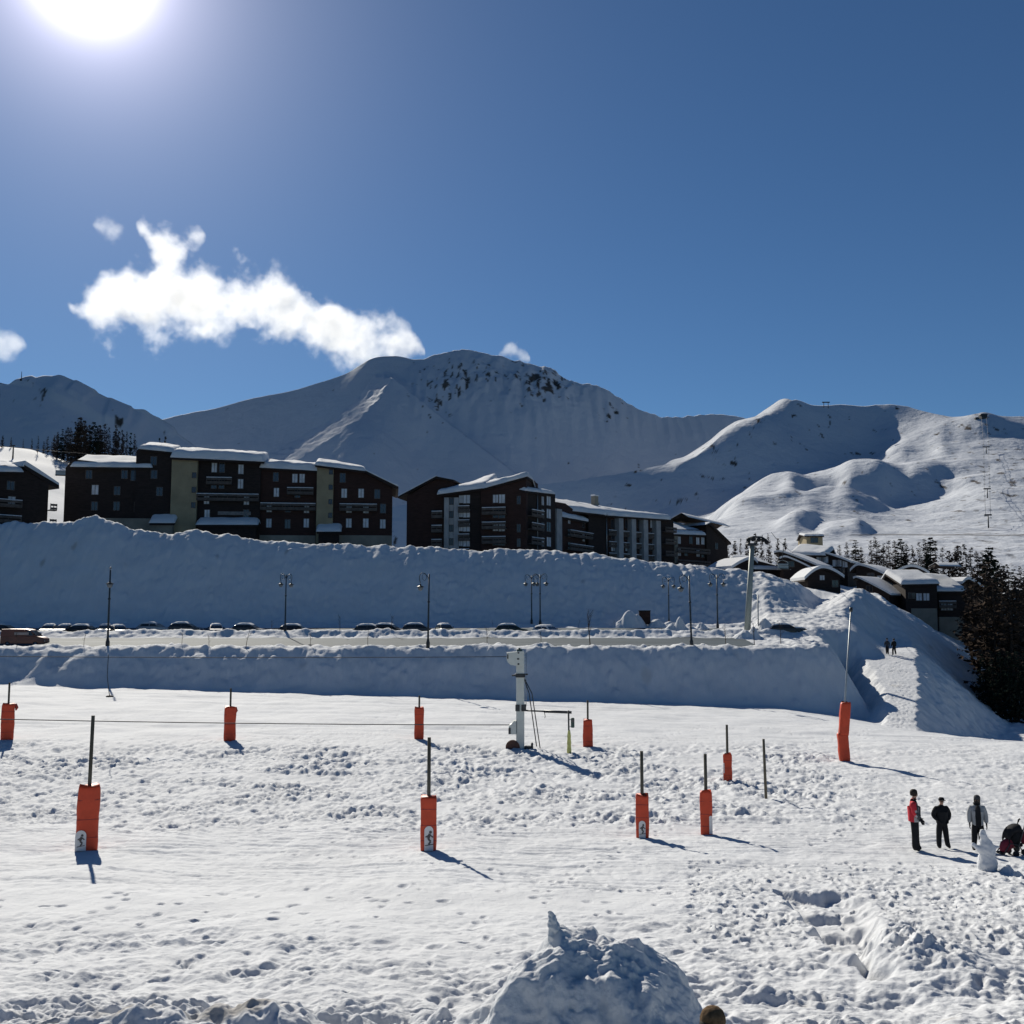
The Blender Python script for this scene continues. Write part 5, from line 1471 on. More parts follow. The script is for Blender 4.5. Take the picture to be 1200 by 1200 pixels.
def put_car(proto, px, D, rz, col, label, cat='car', snow=True, sink=0.0, first=[True], scale=1.0, group='cars parked on the terrace'):
    if proto is car0 and first[0]: o = proto; first[0] = False
    elif proto is van0: o = proto
    else: o = copy_tree(proto)
    c = P(px, 735, D)
    o.location = (c.x, c.y, gz_soft(c.x, c.y) + .05 - sink); o.rotation_euler = (0, 0, rz); o.scale = (scale,) * 3
    for ch in [q for q in bpy.data.objects if q.parent == o]:
        if ch.name.split('.')[0] == 'body':
            key = (proto.name, col)
            if key not in body_mesh:
                mcopy = ch.data.copy(); mcopy.materials[0] = CARPAINT[col]; body_mesh[key] = mcopy
            ch.data = body_mesh[key]
    tag(o, label, cat, group)
    return o
ROW = [(58, 121, .15, 'black', 'dark parked car at the left end of the row above the red van'), (76, 121, -.1, 'graphite', 'dark grey parked car second from the left in the row above the red van'),
       (101, 120.5, 1.45, 'black', 'black parked car side on with a snowy roof, between the van and the straight lamp'), (124, 121, .2, 'graphite', 'dark parked car partly behind the straight left street lamp'),
       (139, 120, .6, 'black', 'black parked car just right of the straight left street lamp'), (181, 124, 1.5, 'silver', 'low parked car buried to its roof between the two left lamps'), (218, 124, 1.5, 'graphite', 'snow-buried parked car left of the humped dark car'),
       (253, 121.5, .3, 'navy', 'dark humped parked car with a snow cap on its roof, right of the buried cars'), (292, 122, 1.4, 'graphite', 'parked car with a white snowy roof behind the sapling left of the double lamp'),
       (347, 121, 1.45, 'black', 'black parked car right beside the end-on double lamp'), (435, 121, 1.5, 'graphite', 'dark parked car side on, left one of the pair in the middle'), (456, 122, 1.3, 'black', 'black parked car, right one of the pair in the middle'),
       (491, 122.5, 1.5, 'graphite', 'low dark parked car left of the hooked lamp in the middle'), (521, 122, .3, 'green', 'small dark parked car right of the hooked lamp in the middle'), (600, 121.5, 1.5, 'green', 'dark green parked car left of the crowded double lamps'),
       (642, 119.5, .75, 'white', 'white parked car glinting in the sun below the crowded double lamps'), (5, 121.5, 1.5, 'black', 'dark parked car cut by the left edge above the red van')]
for px, D, rz, col, lab in ROW:
    put_car(car0, px, D, rz, col, lab, sink=.60, scale=.88)
put_car(car0, 921, 114.5, 1.50, 'black', 'black snow-dusted parked car at the end of the road below the lift mast', sink=.55, scale=.8)
put_car(car0, 938, 116.0, 1.62, 'black', 'black parked car with its nose in the snow right of the lift mast', sink=.75, scale=.8)
vn = put_car(van0, 30, 107.5, 1.575, 'brown', 'red brown panel van with a pale panel on its side, driving along the terrace', 'van', group=None, sink=.42, scale=.84)
MB().box((.998, -.85, 1.42), (1.012, .85, 1.72)).box((-1.012, -.85, 1.42), (-.998, .85, 1.72)).build('side_panel', paint('van_panel', (.36, .30, .28), .2, 5), vn)

# ------------------------------------------------------------------ brown information panel and snow heaps on the terrace
p = P(755.5, 728, 127.6); p.z = gz_soft(p.x, p.y); k = p.y / FPX
ib = empty('information_board', p, 0, 'dark brown upright board standing between sunlit snow heaps on the terrace', 'information board')
MB().box((-6.6 * k, -.16, .25), (6.6 * k, .16, 17.5 * k), None, .03).build('panel', M_RED_WOOD, ib)
MB().box((-7.2 * k, -.22, 17.5 * k + .003), (7.2 * k, .22, 18.6 * k), None, .03).build('cap', M_WOOD, ib)
for s in (-1, 1): MB().box((s * 5.6 * k - .07, -.10, -.4), (s * 5.6 * k + .07, .10, .248)).build('leg', M_WOOD, ib)
def heap(name, loc, pts_h, label, cat, seed, res=70, rough=.12, dirt=None):
    """Lumpy heap over a footprint: pts_h = list of (x, y, height, rx, ry) humps."""
    xs = [(a - 1.25 * rx, a + 1.25 * rx) for a, b, h, rx, ry in pts_h]; ys = [(b - 1.25 * ry, b + 1.25 * ry) for a, b, h, rx, ry in pts_h]
    gx = np.linspace(min(a for a, _ in xs), max(b for _, b in xs), res); gy = np.linspace(min(a for a, _ in ys), max(b for _, b in ys), res)
    X_, Y_ = np.meshgrid(gx, gy)
    H = np.full(X_.shape, -.25)
    for a, b, h, rx, ry in pts_h:
        r = np.sqrt(((X_ - a) / rx) ** 2 + ((Y_ - b) / ry) ** 2) + .10 * noise(X_ / rx * 1.6 + seed, Y_ / ry * 1.6, 500 + seed)
        H = np.maximum(H, h * (1 - sm(0, 1.08, r)) * 1.0 - .22 * sm(.85, 1.1, r))
    sc = max(rx for a, b, h, rx, ry in pts_h)
    H = H + rough * sc * (fbm(X_ / (sc * .45), Y_ / (sc * .45), 510 + seed, 4, .55) * .55 + .35 * np.maximum(0, noise(X_ / (sc * .16), Y_ / (sc * .16), 520 + seed))) * sm(-.2, .15, H)
    base = np.array([[gz_soft(loc.x + a, loc.y + b) for a in np.linspace(gx[0], gx[-1], 9)] for b in np.linspace(gy[0], gy[-1], 9)])
    bi = np.array([np.interp(gx, np.linspace(gx[0], gx[-1], 9), row) for row in base])
    bi = np.array([np.interp(gy, np.linspace(gy[0], gy[-1], 9), bi[:, j]) for j in range(res)]).T
    me = grid_mesh(name, X_, Y_, H + bi - loc.z)
    o = link(name, me, M_HEAP); o.location = loc
    return tag(o, label, cat)
def heap_px(px, py, D, humps, label, seed):
    c = P(px, py, D); c.z = gz_soft(c.x, c.y); k_ = D / FPX
    return heap('snow_heap', c, [(a * k_, b, h * k_, rx * k_, ry) for a, b, h, rx, ry in humps], label, 'snow heap', seed, 60, .10)
heap_px(738, 728, 127.2, [(0, 0, 19, 17, 1.6), (10, .3, 14, 12, 1.4), (-10, 0, 8, 12, 1.4)], 'tall sunlit snow heap against the left side of the brown board', 1)
heap_px(770, 727, 127.4, [(0, 0, 9, 14, 1.4), (14, 0, 6, 12, 1.2)], 'low sunlit snow heap right of the brown board', 2)
heap_px(797, 736, 121, [(0, 0, 17, 10, 1.3), (-10, .2, 9, 12, 1.2), (12, 0, 6, 14, 1.2)], 'pointed sunlit snow heap beside the leaning hooked lamp', 3)
heap_px(822, 733, 124, [(0, 0, 8, 10, 1.2)], 'small round snow heap between the leaning lamp and the wide double lamp', 4)
heap_px(872, 738, 112, [(0, 0, 9, 14, 1.5), (12, .5, 12, 9, 1.2)], 'broken snow heap at the foot of the pale lift mast', 5)
heap_px(896, 732, 118, [(0, 0, 13, 12, 1.5), (10, 0, 8, 12, 1.3)], 'grey snow heap just right of the lift mast foot', 6)

# ------------------------------------------------------------------ chairlift
M_MAST = paint('pale_mast_paint', (0.26, 0.29, 0.27), .12, 3, .6, .2)
p = P(876, 735, 118); p.z = gz_soft(p.x, p.y); k = p.y / FPX
lm = empty('chairlift_mast', p, 0, 'tall pale leaning chairlift mast with dark sheaves at its head', 'lift mast')
MB().tube([(-1 * k, 0, -.5), (2.6 * k, 0, 40 * k), (7.6 * k, 0, 102 * k)], [3.9 * k, 3.4 * k, 2.7 * k], 16).build('mast', M_MAST, lm)
hd = MB().box((1.5 * k, -.45, 102 * k), (12 * k, .45, 105 * k), None, .05).box((3 * k, -.2, 105 * k), (5 * k, .2, 112 * k), None, .03).tube([(4 * k, 0, 111 * k), (10 * k, 0, 112.5 * k), (19 * k, 0, 112 * k), (24 * k, 0, 109 * k), (26 * k, 0, 105 * k)], .11, 8)
hd.build('crossarm', M_STEEL, lm)
for x, z in ((3, 108.5), (8, 109.5), (15, 109), (20, 108.6), (24, 106)):
    MB().lathe([(.05, -.10), (.22, -.10), (.25, 0), (.22, .10), (.05, .10)], 14, mv(x * k, -.25, z * k) @ rot('X', math.pi / 2)).build('sheave', M_RUBBER, lm)
MB().tube([(13 * k, .1, -.4), (13 * k, .1, 45 * k)], .07, 6).build('service_pole', M_GALV, lm)
CH_STEEL = M_STEEL
def make_chair():
    """Chairlift chair hung below its grip at the origin."""
    root = empty('lift_chair', (0, 0, -450))
    MB().box((-.12, -.1, -.12), (.12, .1, .12), None, .03).build('grip', CH_STEEL, root)
    MB().tube([(0, 0, -.1), (0, .12, -.9), (0, .3, -1.7), (0, .25, -2.0)], .045, 6).build('hanger', CH_STEEL, root)
    f = MB()
    for s in (-1, 1): f.tube([(s * .0, .25, -1.95), (s * .55, .25, -2.0), (s * 1.05, .22, -2.15), (s * 1.1, .2, -3.0), (s * 1.1, -.35, -3.05)], .035, 6)
    f.build('frame', M_GALV, root)
    MB().box((-1.06, -.35, -3.08), (1.06, .16, -2.98), None, .03).build('seat', M_RUBBER, root)
    MB().box((-1.06, .12, -2.95), (1.06, .2, -2.35), None, .03).build('backrest', M_GALV, root)
    b = MB(); b.tube([(-1.0, -.45, -2.6), (1.0, -.45, -2.6)], .025, 6)
    for s in (-1, 1): b.tube([(s * 1.0, -.45, -2.6), (s * 1.05, .1, -2.45)], .025, 6)
    b.build('safety_bar', CH_STEEL, root)
    return root
ch0 = make_chair(); KIDS[ch0.name] = [c for c in bpy.data.objects if c.parent == ch0]
place(ch0, P(918, 638, 150), 0.5); ch0.scale = (.9, .9, 1.15)
tag(ch0, 'empty lift chair hanging above the snow crest right of the pale mast', 'lift chair')
cab = [P(904, 624, 118), P(918, 638, 150) + Vector((0, 0, .05)), P(930, 648, 190)]
tag(MB().tube([cab[0], cab[0].lerp(cab[1], .5) - Vector((0, 0, .25)), cab[1], cab[1].lerp(cab[2], .5) - Vector((0, 0, .2)), cab[2]], .03, 5).build('lift_cable', M_ROPE), 'cable running from the pale mast head down to the hanging chair', 'cable')
c2 = copy_tree(ch0); place(c2, P(72, 529.5, 181), 0.3); c2.scale = (.75, .75, 1.35)
tag(c2, 'lift chair hanging beside the left end of the long brown apartment building', 'lift chair')
tag(MB().tube([P(-80, 517, 150), P(0, 523, 165), P(72, 529.3, 181), P(150, 536, 196), P(215, 542, 210)], .03, 5).build('lift_cable', M_ROPE), 'lift cable crossing above the far left chalet', 'cable')
# the far lift on the sunlit slope
def far_point(px, py, d0=700, d1=2100):
    """First hit of a sight line on the right mountain."""
    dg = bpy.context.evaluated_depsgraph_get()
    v = Vector(ray(px, py)).normalized()
    ok, loc, *_ = S.ray_cast(dg, v * 420, v)
    return loc if ok else v * 1200
FAR = []
M_FAR = M_STEEL
def far_mast(px, yb, hpx, label):
    c = far_point(px, yb); k_ = c.y / FPX
    o = empty('lift_mast', c, 0, label, 'lift mast', 'masts of the far lift')
    H = hpx * k_
    MB().tube([(0, 0, -3), (0, 0, H)], [.75, .55], 8).build('mast', M_FAR, o)
    MB().box((-4.2 * k_, -.7, H * .93), (4.2 * k_, .7, H * .93 + 1.5), None, .2).build('crossarm', M_FAR, o)
    FAR.append(c + Vector((0, 0, H)))
bpy.context.view_layer.update()
far_mast(1158.5, 619, 16, 'lowest lift mast on the sunlit slope, above the dark track')
far_mast(1157.3, 583.5, 11, 'middle lift mast under the dense string of chairs on the sunlit slope')
far_mast(1156, 531.5, 8, 'upper lift mast below the summit station on the sunlit slope')
top = far_point(1153, 490) + Vector((0, 0, 5)); FAR.append(top)
for s in (-1, 1):
    pts = [q + Vector((s * 3.0 * q.y / FPX, 0, 0)) for q in FAR]
    tag(MB().tube(pts, .16, 4).build('lift_cable', M_ROPE), 'far lift cable climbing the sunlit slope, %s side of the masts' % ('left' if s < 0 else 'right'), 'cable', None)
def along(t):
    t = max(0, min(len(FAR) - 1.001, t)); i = int(t); return FAR[i].lerp(FAR[i + 1], t - i)
def yat(q): return HORIZON - FPX * q.z / q.y
rows = [(606, 1), (601, -1), (594, 1), (578, -1), (573, 1), (570, -1), (567, 1), (564, -1), (561.5, 1), (559, -1), (557, 1), (555, -1), (553, 1), (549, -1), (546, 1), (543, 1), (540, -1), (532, -1), (523, 1), (517, -1), (514, 1), (503, -1), (497, 1), (494, -1)]
ts = np.linspace(0, len(FAR) - 1.001, 800); ysv = np.array([yat(along(t)) for t in ts])
for y, s in rows:
    q = along(ts[np.argmin(np.abs(ysv - y))]); k_ = q.y / FPX
    c = copy_tree(ch0); c.location = q + Vector((s * 3.0 * k_, 0, -.1)); c.scale = (1.25, 1.25, 1.15); c.rotation_euler = (0, 0, rs.uniform(-.1, .1))
    tag(c, 'tiny lift chair on the far lift line climbing the sunlit slope', 'lift chair', 'chairs on the far lift line')
c = far_point(1153, 490.5); k_ = c.y / FPX
st = empty('summit_station', c + Vector((0, 3, -1.5)), 0, 'small dark lift station on the right skyline', 'lift station')
MB().box((-4 * k_, -4, 0), (4 * k_, 4, 5.2 * k_), None, .4).build('cabin', M_STEEL, st)
MB().prism([(-4.6 * k_, 5.2 * k_), (4.6 * k_, 5.2 * k_), (3.4 * k_, 6.8 * k_), (-3.4 * k_, 6.8 * k_)], -5, 5).build('roof', M_SLATE, st)
MB().box((-10 * k_, -3, 0), (-5 * k_, 3, 2.6 * k_), None, .3).build('annex', M_STEEL, st)
MB().box((6 * k_, -1, 0), (7 * k_, 1, 3.0 * k_)).build('mast', M_STEEL, st)
for px, yb, yt, lab in ((968, 475.5, 471, 'low lift gantry on the skyline beside the dark bowl'),):
    c = far_point(px, 478); k_ = c.y / FPX; z0 = zrow(yb, c.y) - c.z
    o = empty('lift_gantry', c, 0, lab, 'lift gantry')
    for s in (-1, 1): MB().box((s * 2.6 * k_ - .5, -.5, -2), (s * 2.6 * k_ + .5, .5, z0 + 3.6 * k_)).build('leg', M_STEEL, o)
    MB().box((-4.6 * k_, -1, z0 + 3.6 * k_ + .01), (4.6 * k_, 1, z0 + 4.8 * k_), None, .2).build('crossbeam', M_STEEL, o)
c = far_point(25, 446); k_ = c.y / FPX
o = empty('radio_mast', c, 0, 'thin radio mast on the skyline of the left mountain', 'mast')
MB().tube([(0, 0, -3), (0, 0, 11 * k_)], [.8, .4], 6).build('pole', M_STEEL, o)
MB().box((-1.6 * k_, -1, -1), (-.4 * k_, 1, 2.2 * k_)).build('hut', M_STEEL, o)
c = far_point(16, 520.5); c = P(15.5, 527, 268); c.z = gz_soft(c.x, c.y); k_ = c.y / FPX
o = empty('lift_mast', c, 0, 'small tow mast on the sunlit slope above the far left chalet', 'lift mast')
MB().tube([(0, 0, -.4), (0, 0, 15 * k_)], [.22, .16], 8).build('mast', M_STEEL, o)
MB().box((-2.2 * k_, -.2, 14.5 * k_), (2.2 * k_, .2, 15.6 * k_), None, .05).build('crossarm', M_STEEL, o)
# ------------------------------------------------------------------ people
def skin_mesh(name, verts, edges, root, sub=1):
    """verts: {key: (position, radius or (rx, ry))}; grown with a Skin modifier."""
    keys = list(verts)
    me = bpy.data.meshes.new(name)
    me.from_pydata([tuple(verts[k_][0]) for k_ in keys], [(keys.index(a), keys.index(b)) for a, b in edges], [])
    o = bpy.data.objects.new(name, me); C.objects.link(o)
    md = o.modifiers.new('skin', 'SKIN'); md.use_smooth_shade = True; md.branch_smoothing = 0.3
    for k_, sv in zip(keys, me.skin_vertices[0].data):
        r = verts[k_][1]; sv.radius = r if isinstance(r, tuple) else (r, r)
        sv.use_root = k_ == root
    sb = o.modifiers.new('sub', 'SUBSURF'); sb.levels = sub; sb.render_levels = sub
    bpy.context.view_layer.update()
    dg = bpy.context.evaluated_depsgraph_get()
    res = bpy.data.meshes.new_from_object(o.evaluated_get(dg))
    bpy.data.objects.remove(o); res.name = name
    for p_ in res.polygons: p_.use_smooth = True
    return res
def paint_faces(me, mats, pick):
    me.materials.clear()
    for m in mats: me.materials.append(m)
    for p_ in me.polygons: p_.material_index = pick(p_.center)
    return me
M_SKIN = paint('skin_tone', (0.42, 0.26, 0.19), .08, 9, .6, 0, .3)
M_BLACKCLOTH = paint('black_cloth', (0.016, 0.017, 0.020), .3, 5, .85, 0, .15, .01)
M_GREYCLOTH = paint('pale_grey_cloth', (0.36, 0.37, 0.38), .12, 4, .85, 0, .15, .01)
M_DARKGREY = paint('dark_grey_cloth', (0.06, 0.062, 0.068), .25, 4, .85, 0, .15, .01)
M_REDCLOTH = paint('red_cloth', (0.50, 0.03, 0.045), .12, 4, .75, 0, .2, .01)
M_HAIR = paint('dark_hair', (0.02, 0.016, 0.013), .3, 14, .7, 0, .3)
M_BROWNHAT = paint('brown_wool', (0.13, 0.085, 0.05), .4, 30, .95, 0, .05, .015)
M_EYE = paint('eye_dark', (0.02, 0.018, 0.016), .1, 20, .3)
def hand(v, e, key, wrist, dirv, side, r=.012, curl=.5):
    """Palm and five fingers hanging from a wrist key."""
    w = Vector(wrist); d = Vector(dirv).normalized()
    lat = Vector((0, -1, 0)) - d * d.dot(Vector((0, -1, 0))); lat.normalize()
    inn = Vector((-side, 0, 0)) - d * d.dot(Vector((-side, 0, 0))); inn.normalize()
    v[key + 'palm'] = (w + d * .07, (.030, .022)); e.append((key + 'wrist', key + 'palm'))
    for i, (o, L) in enumerate(((.030, .068), (.010, .078), (-.010, .072), (-.029, .056))):
        a = w + d * .115 + lat * o; b = a + d * L * .5 + inn * L * .18 * curl; c_ = b + d * L * .38 + inn * L * .42 * curl
        for n_, q, rr in (('a', a, r), ('b', b, r * .9), ('c', c_, r * .75)): v[key + n_ + str(i)] = (q, rr)
        e += [(key + 'palm', key + 'a' + str(i)), (key + 'a' + str(i), key + 'b' + str(i)), (key + 'b' + str(i), key + 'c' + str(i))]
    a = w + d * .045 + lat * .035 + inn * .008; b = a + d * .035 + lat * .022 + inn * .012
    v[key + 't0'] = (a, r * 1.1); v[key + 't1'] = (b, r * .85)
    e += [(key + 'palm', key + 't0'), (key + 't0', key + 't1')]
def person(loc, rz, H, label, pose, jacket, trousers, hat, jpick=None, glove=M_BLACKCLOTH, hem=.84, hair=None, hat_shape='beanie', puff=1.0, group=None, open_front=None, scarf=None):
    s = H / 1.75
    root = empty('person', loc, rz, label, 'person', group)
    A = dict(pelvis=((0, 0, .93), (.150, .115)), spine=((0, 0, 1.10), (.140, .105)), chest=((0, .005, 1.30), (.165, .118)), neckb=((0, .015, 1.455), (.085, .075)), neck=((0, .0, 1.52), .056),
             jaw=((0, -.022, 1.585), (.066, .076)), skull=((0, -.005, 1.67), (.078, .092)), crown=((0, .0, 1.715), (.060, .072)), nose=((0, -.108, 1.625), .013))
    E = [('pelvis', 'spine'), ('spine', 'chest'), ('chest', 'neckb'), ('neckb', 'neck'), ('neck', 'jaw'), ('jaw', 'skull'), ('skull', 'crown'), ('jaw', 'nose')]
    hd = pose.get('head', (0, 0))
    for k_ in ('jaw', 'skull', 'crown', 'nose'):
        (x, y, z), r = A[k_]; f = (z - 1.52) / .2
        A[k_] = ((x + hd[0] * f, y + hd[1] * f - (0), z - abs(hd[1]) * .35 * f), r)
    for sd, nm in ((-1, 'R'), (1, 'L')):
        A[nm + 'sh'] = ((sd * .185, .012, 1.405), .066); E.append(('chest', nm + 'sh'))
        el, wr = pose[nm]
        A[nm + 'el'] = (el, .046); A[nm + 'wrist'] = (wr, .031)
        E += [(nm + 'sh', nm + 'el'), (nm + 'el', nm + 'wrist')]
        hand(A, E, nm, wr, Vector(wr) - Vector(el), sd)
        kn, an = pose[nm + 'leg']
        A[nm + 'hip'] = ((sd * .092, 0, .86), .128); A[nm + 'kn'] = (kn, .106); A[nm + 'an'] = (an, .098); A[nm + 'to'] = ((an[0] + sd * .02, an[1] - .15, an[2] - .045), (.052, .045)); A[nm + 'he'] = ((an[0], an[1] + .045, an[2] - .05), .042)
        E += [('pelvis', nm + 'hip'), (nm + 'hip', nm + 'kn'), (nm + 'kn', nm + 'an'), (nm + 'an', nm + 'to'), (nm + 'an', nm + 'he')]
        ear = ((sd * .082 + hd[0] * .55, .0 + hd[1] * .55, 1.63), .014)
        A[nm + 'ear'] = ear; E.append(('skull', nm + 'ear'))
    body = skin_mesh('body', A, E, 'pelvis')
    anz = max(pose['Lleg'][1][2], pose['Rleg'][1][2]) + .01
    def bp(c):
        if c.z > 1.50 and abs(c.x) < .3: return 0
        if c.z > .95: return 1
        if abs(c.x) > .185 and c.z > .6: return 3
        return 2 if c.z < min(pose['Lleg'][1][2], pose['Rleg'][1][2]) + .0 else 1
    paint_faces(body, [M_SKIN, trousers, M_RUBBER, glove], bp)
    bm = bmesh.new(); bm.from_mesh(body)
    fx, fy = hd[0] * .6, hd[1] * .6
    n0 = len(bm.faces)
    def dab(c, r):
        g = bmesh.ops.create_uvsphere(bm, u_segments=8, v_segments=6, radius=1)
        for v_ in g['verts']: v_.co = Vector((v_.co.x * r[0] + c[0], v_.co.y * r[1] + c[1], v_.co.z * r[2] + c[2]))
    for sd in (-1, 1): dab((sd * .030 + fx, -.092 + fy, 1.652 - abs(hd[1]) * .2), (.012, .008, .008))
    dab((fx * .8, -.097 + fy * .8, 1.588), (.022, .006, .006))
    bm.to_mesh(body); bm.free(); body.materials.append(M_EYE)
    npol = len(body.polygons)
    for i in range(n0, npol): body.polygons[i].material_index = 4; body.polygons[i].use_smooth = True
    bo = link('body', body, None, root)
    # jacket
    p_ = puff
    J = dict(hem=((0, 0, hem), (.175 * p_, .160 * p_)), waist=((0, 0, 1.06), (.170 * p_, .158 * p_)), chest=((0, .005, 1.28), (.185 * p_, .160 * p_)), collar=((0, .012, 1.45), (.105, .095)), top=((0, .006, 1.515), (.082, .080)))
    JE = [('hem', 'waist'), ('waist', 'chest'), ('chest', 'collar'), ('collar', 'top')]
    for sd, nm in ((-1, 'R'), (1, 'L')):
        el, wr = pose[nm]
        J[nm + 'sh'] = ((sd * .195, .012, 1.395), .088 * p_); J[nm + 'el'] = (el, .070 * p_); J[nm + 'wr'] = (Vector(el).lerp(Vector(wr), .97), .054 * p_)
        JE += [('chest', nm + 'sh'), (nm + 'sh', nm + 'el'), (nm + 'el', nm + 'wr')]
    jm = skin_mesh('jacket', J, JE, 'waist')
    paint_faces(jm, jacket if isinstance(jacket, list) else [jacket], jpick or (lambda c: 0))
    jo = link('jacket', jm, None, root)
    if open_front:
        MB().prism([(-.075, hem - .02), (.075, hem - .02), (.085, 1.1), (.07, 1.36), (.045, 1.46), (-.045, 1.46), (-.07, 1.36), (-.085, 1.1)], -.165 * p_, -.08).build('shirt_front', open_front, root)
    if scarf: MB().lathe([(.09, 1.46), (.115, 1.49), (.11, 1.54), (.085, 1.56)], 16, mv(0, .0, 0)).build('scarf', scarf, root)
    hx, hy = hd[0] * .85, hd[1] * .85 + .0
    T = mv(hx, hy, -abs(hd[1]) * .35)
    if hat_shape == 'beanie': hm = MB().lathe([(.100, 1.665), (.106, 1.69), (.103, 1.73), (.088, 1.77), (.055, 1.80), (.01, 1.812)], 18, T @ Matrix.Diagonal((1, 1.12, 1, 1)))
    elif hat_shape == 'cap':
        hm = MB().lathe([(.098, 1.675), (.100, 1.70), (.094, 1.745), (.065, 1.78), (.01, 1.79)], 18, T @ Matrix.Diagonal((1, 1.12, 1, 1)))
        hm.prism([(-.07, 1.675), (.07, 1.675), (.06, 1.69), (-.06, 1.69)], -.19 + hy, -.08 + hy, mv(hx, 0, 0))
    else: hm = MB().lathe([(.090, 1.60), (.104, 1.64), (.106, 1.70), (.092, 1.755), (.05, 1.785), (.01, 1.79)], 18, T @ mv(0, .022, 0) @ Matrix.Diagonal((1, 1.02, 1, 1)))
    if hat is not None: hm.build('hat' if hat_shape != 'hair' else 'hair', hat, root)
    if hair: MB().lathe([(.075, 1.50), (.10, 1.56), (.104, 1.64), (.098, 1.70), (.06, 1.73)], 16, T @ mv(0, .03, 0)).build('hair', hair, root)
    root.scale = (s, s, s)
    return root
STAND = dict(R=((-.235, .02, 1.13), (-.235, -.05, .90)), L=((.235, .02, 1.13), (.235, -.05, .90)), Rleg=((-.10, -.01, .48), (-.105, .015, .095)), Lleg=((.10, -.01, .48), (.105, .015, .095)))
def pose(**k): d = dict(STAND); d.update(k); return d
def feet(px, py): q = on_ground(px, py, 15, 125); return q, q.y / FPX
q, k = feet(1073, 998)
person(q, R(68), 68 * k, 'person in a red jacket and black trousers looking towards the snowman', pose(L=((.225, -.02, 1.13), (.19, -.16, .93)), R=((-.235, -.02, 1.13), (-.20, -.16, .93)), Rleg=((-.085, -.01, .48), (-.08, .02, .095)), Lleg=((.085, -.02, .48), (.085, -.02, .095)), head=(0, -.03)),
       [M_REDCLOTH, M_DARKGREY, M_GREYCLOTH], M_BLACKCLOTH, M_HAIR, lambda c: (1 if c.y < -.075 else (2 if c.y < -.05 and c.z < 1.2 else 0)), hem=.82, hat_shape='hair', puff=1.3)
q, k = feet(1105, 994.5)
person(q, R(8), 56.5 * k, 'person in a puffy black jacket, hands in pockets, standing between two others', pose(R=((-.31, .05, 1.14), (-.19, -.10, .98)), L=((.31, .05, 1.14), (.19, -.10, .98)), Rleg=((-.13, -.01, .48), (-.155, .01, .095)), Lleg=((.12, -.03, .48), (.16, -.03, .095)), head=(-.01, -.05)),
       M_BLACKCLOTH, M_BLACKCLOTH, M_BLACKCLOTH, hem=.86, hat_shape='cap', puff=1.36)
q, k = feet(1147, 997)
person(q, R(-14), 60.5 * k, 'person in an open pale grey coat over black, just behind the snowman', pose(R=((-.245, .02, 1.12), (-.25, -.03, .86)), L=((.255, .02, 1.12), (.27, -.02, .86)), Rleg=((-.11, -.03, .48), (-.15, -.05, .095)), Lleg=((.10, 0, .48), (.11, .03, .095)), head=(.01, -.04)),
       M_GREYCLOTH, M_BLACKCLOTH, M_DARKGREY, hem=.78, hat_shape='beanie', puff=1.3, open_front=M_BLACKCLOTH, scarf=M_BLACKCLOTH, hair=M_HAIR)
WALK = pose(R=((-.24, .10, 1.14), (-.24, .02, .92)), L=((.24, -.06, 1.14), (.23, -.20, .95)), Rleg=((-.09, -.14, .50), (-.09, -.10, .10)), Lleg=((.09, .02, .49), (.09, .24, .16)))
q, k = feet(1040, 767)
person(q, R(165), 18.5 * k, 'person in a dark grey jacket walking up the snow ramp, left of the pair', WALK, M_DARKGREY, M_BLACKCLOTH, M_BLACKCLOTH, hem=.84, hat_shape='beanie', group='walkers on the ramp')
q, k = feet(1048, 767.5)
person(q, R(185), 19 * k, 'person all in black walking up the snow ramp, right of the pair', pose(R=((-.24, -.06, 1.14), (-.25, -.18, .94)), L=((.28, .08, 1.14), (.33, .04, .93)), Lleg=((.09, -.13, .50), (.09, -.09, .10)), Rleg=((-.09, .02, .49), (-.09, .22, .15))), M_BLACKCLOTH, M_BLACKCLOTH, M_HAIR, hem=.86, hat_shape='hair', group='walkers on the ramp', puff=1.08)
c = P(835, 1179, 9.6); g = gz(c.x, c.y)
person(Vector((c.x, c.y, g)), R(150), (c.z - g) / 1.812 * 1.75, 'person in a brown woolly hat, only the head showing beside the big foreground heap', STAND, M_BLACKCLOTH, M_DARKGREY, M_BROWNHAT, hat_shape='beanie', hair=M_HAIR)

# ------------------------------------------------------------------ pushchair
q = on_ground(1188, 1003, 20, 60); k = q.y / FPX
pc = empty('pushchair', q, 0, 'black pushchair with a maroon footmuff and hood at the right edge', 'pushchair')
def L3(px, py, y): return Vector(((px - 1188) * k, y, (1003 - py) * k + .02))
M_MAROON = paint('maroon_fabric', (0.16, 0.012, 0.03), .2, 5, .8)
f = MB()
for s in (-.22, .22):
    f.tube([L3(1186.5, 1002, s), L3(1190, 992, s), L3(1195, 978, s), L3(1198, 968, s), L3(1199, 966, s)], .018, 8)
    f.tube([L3(1196, 1000, s), L3(1191, 990, s), L3(1181, 988, s), L3(1173, 1000, s)], .018, 8)
f.tube([L3(1186.5, 1002, -.22), L3(1186.5, 1002, .22)], .014, 6).tube([L3(1196, 1000, -.22), L3(1196, 1000, .22)], .014, 6)
f.build('frame', M_STEEL, pc)
for px, py in ((1186.5, 1001.5), (1196, 999.5)):
    for s in (-.25, .25):
        for ds in (-.03, .03):
            w = MB().lathe([(.03, -.012), (.082, -.014), (.09, 0), (.082, .014), (.03, .012)], 18, Matrix.Translation(L3(px, py, s + ds) + Vector((0, 0, .06))) @ rot('X', math.pi / 2)).build('wheel', M_RUBBER, pc)
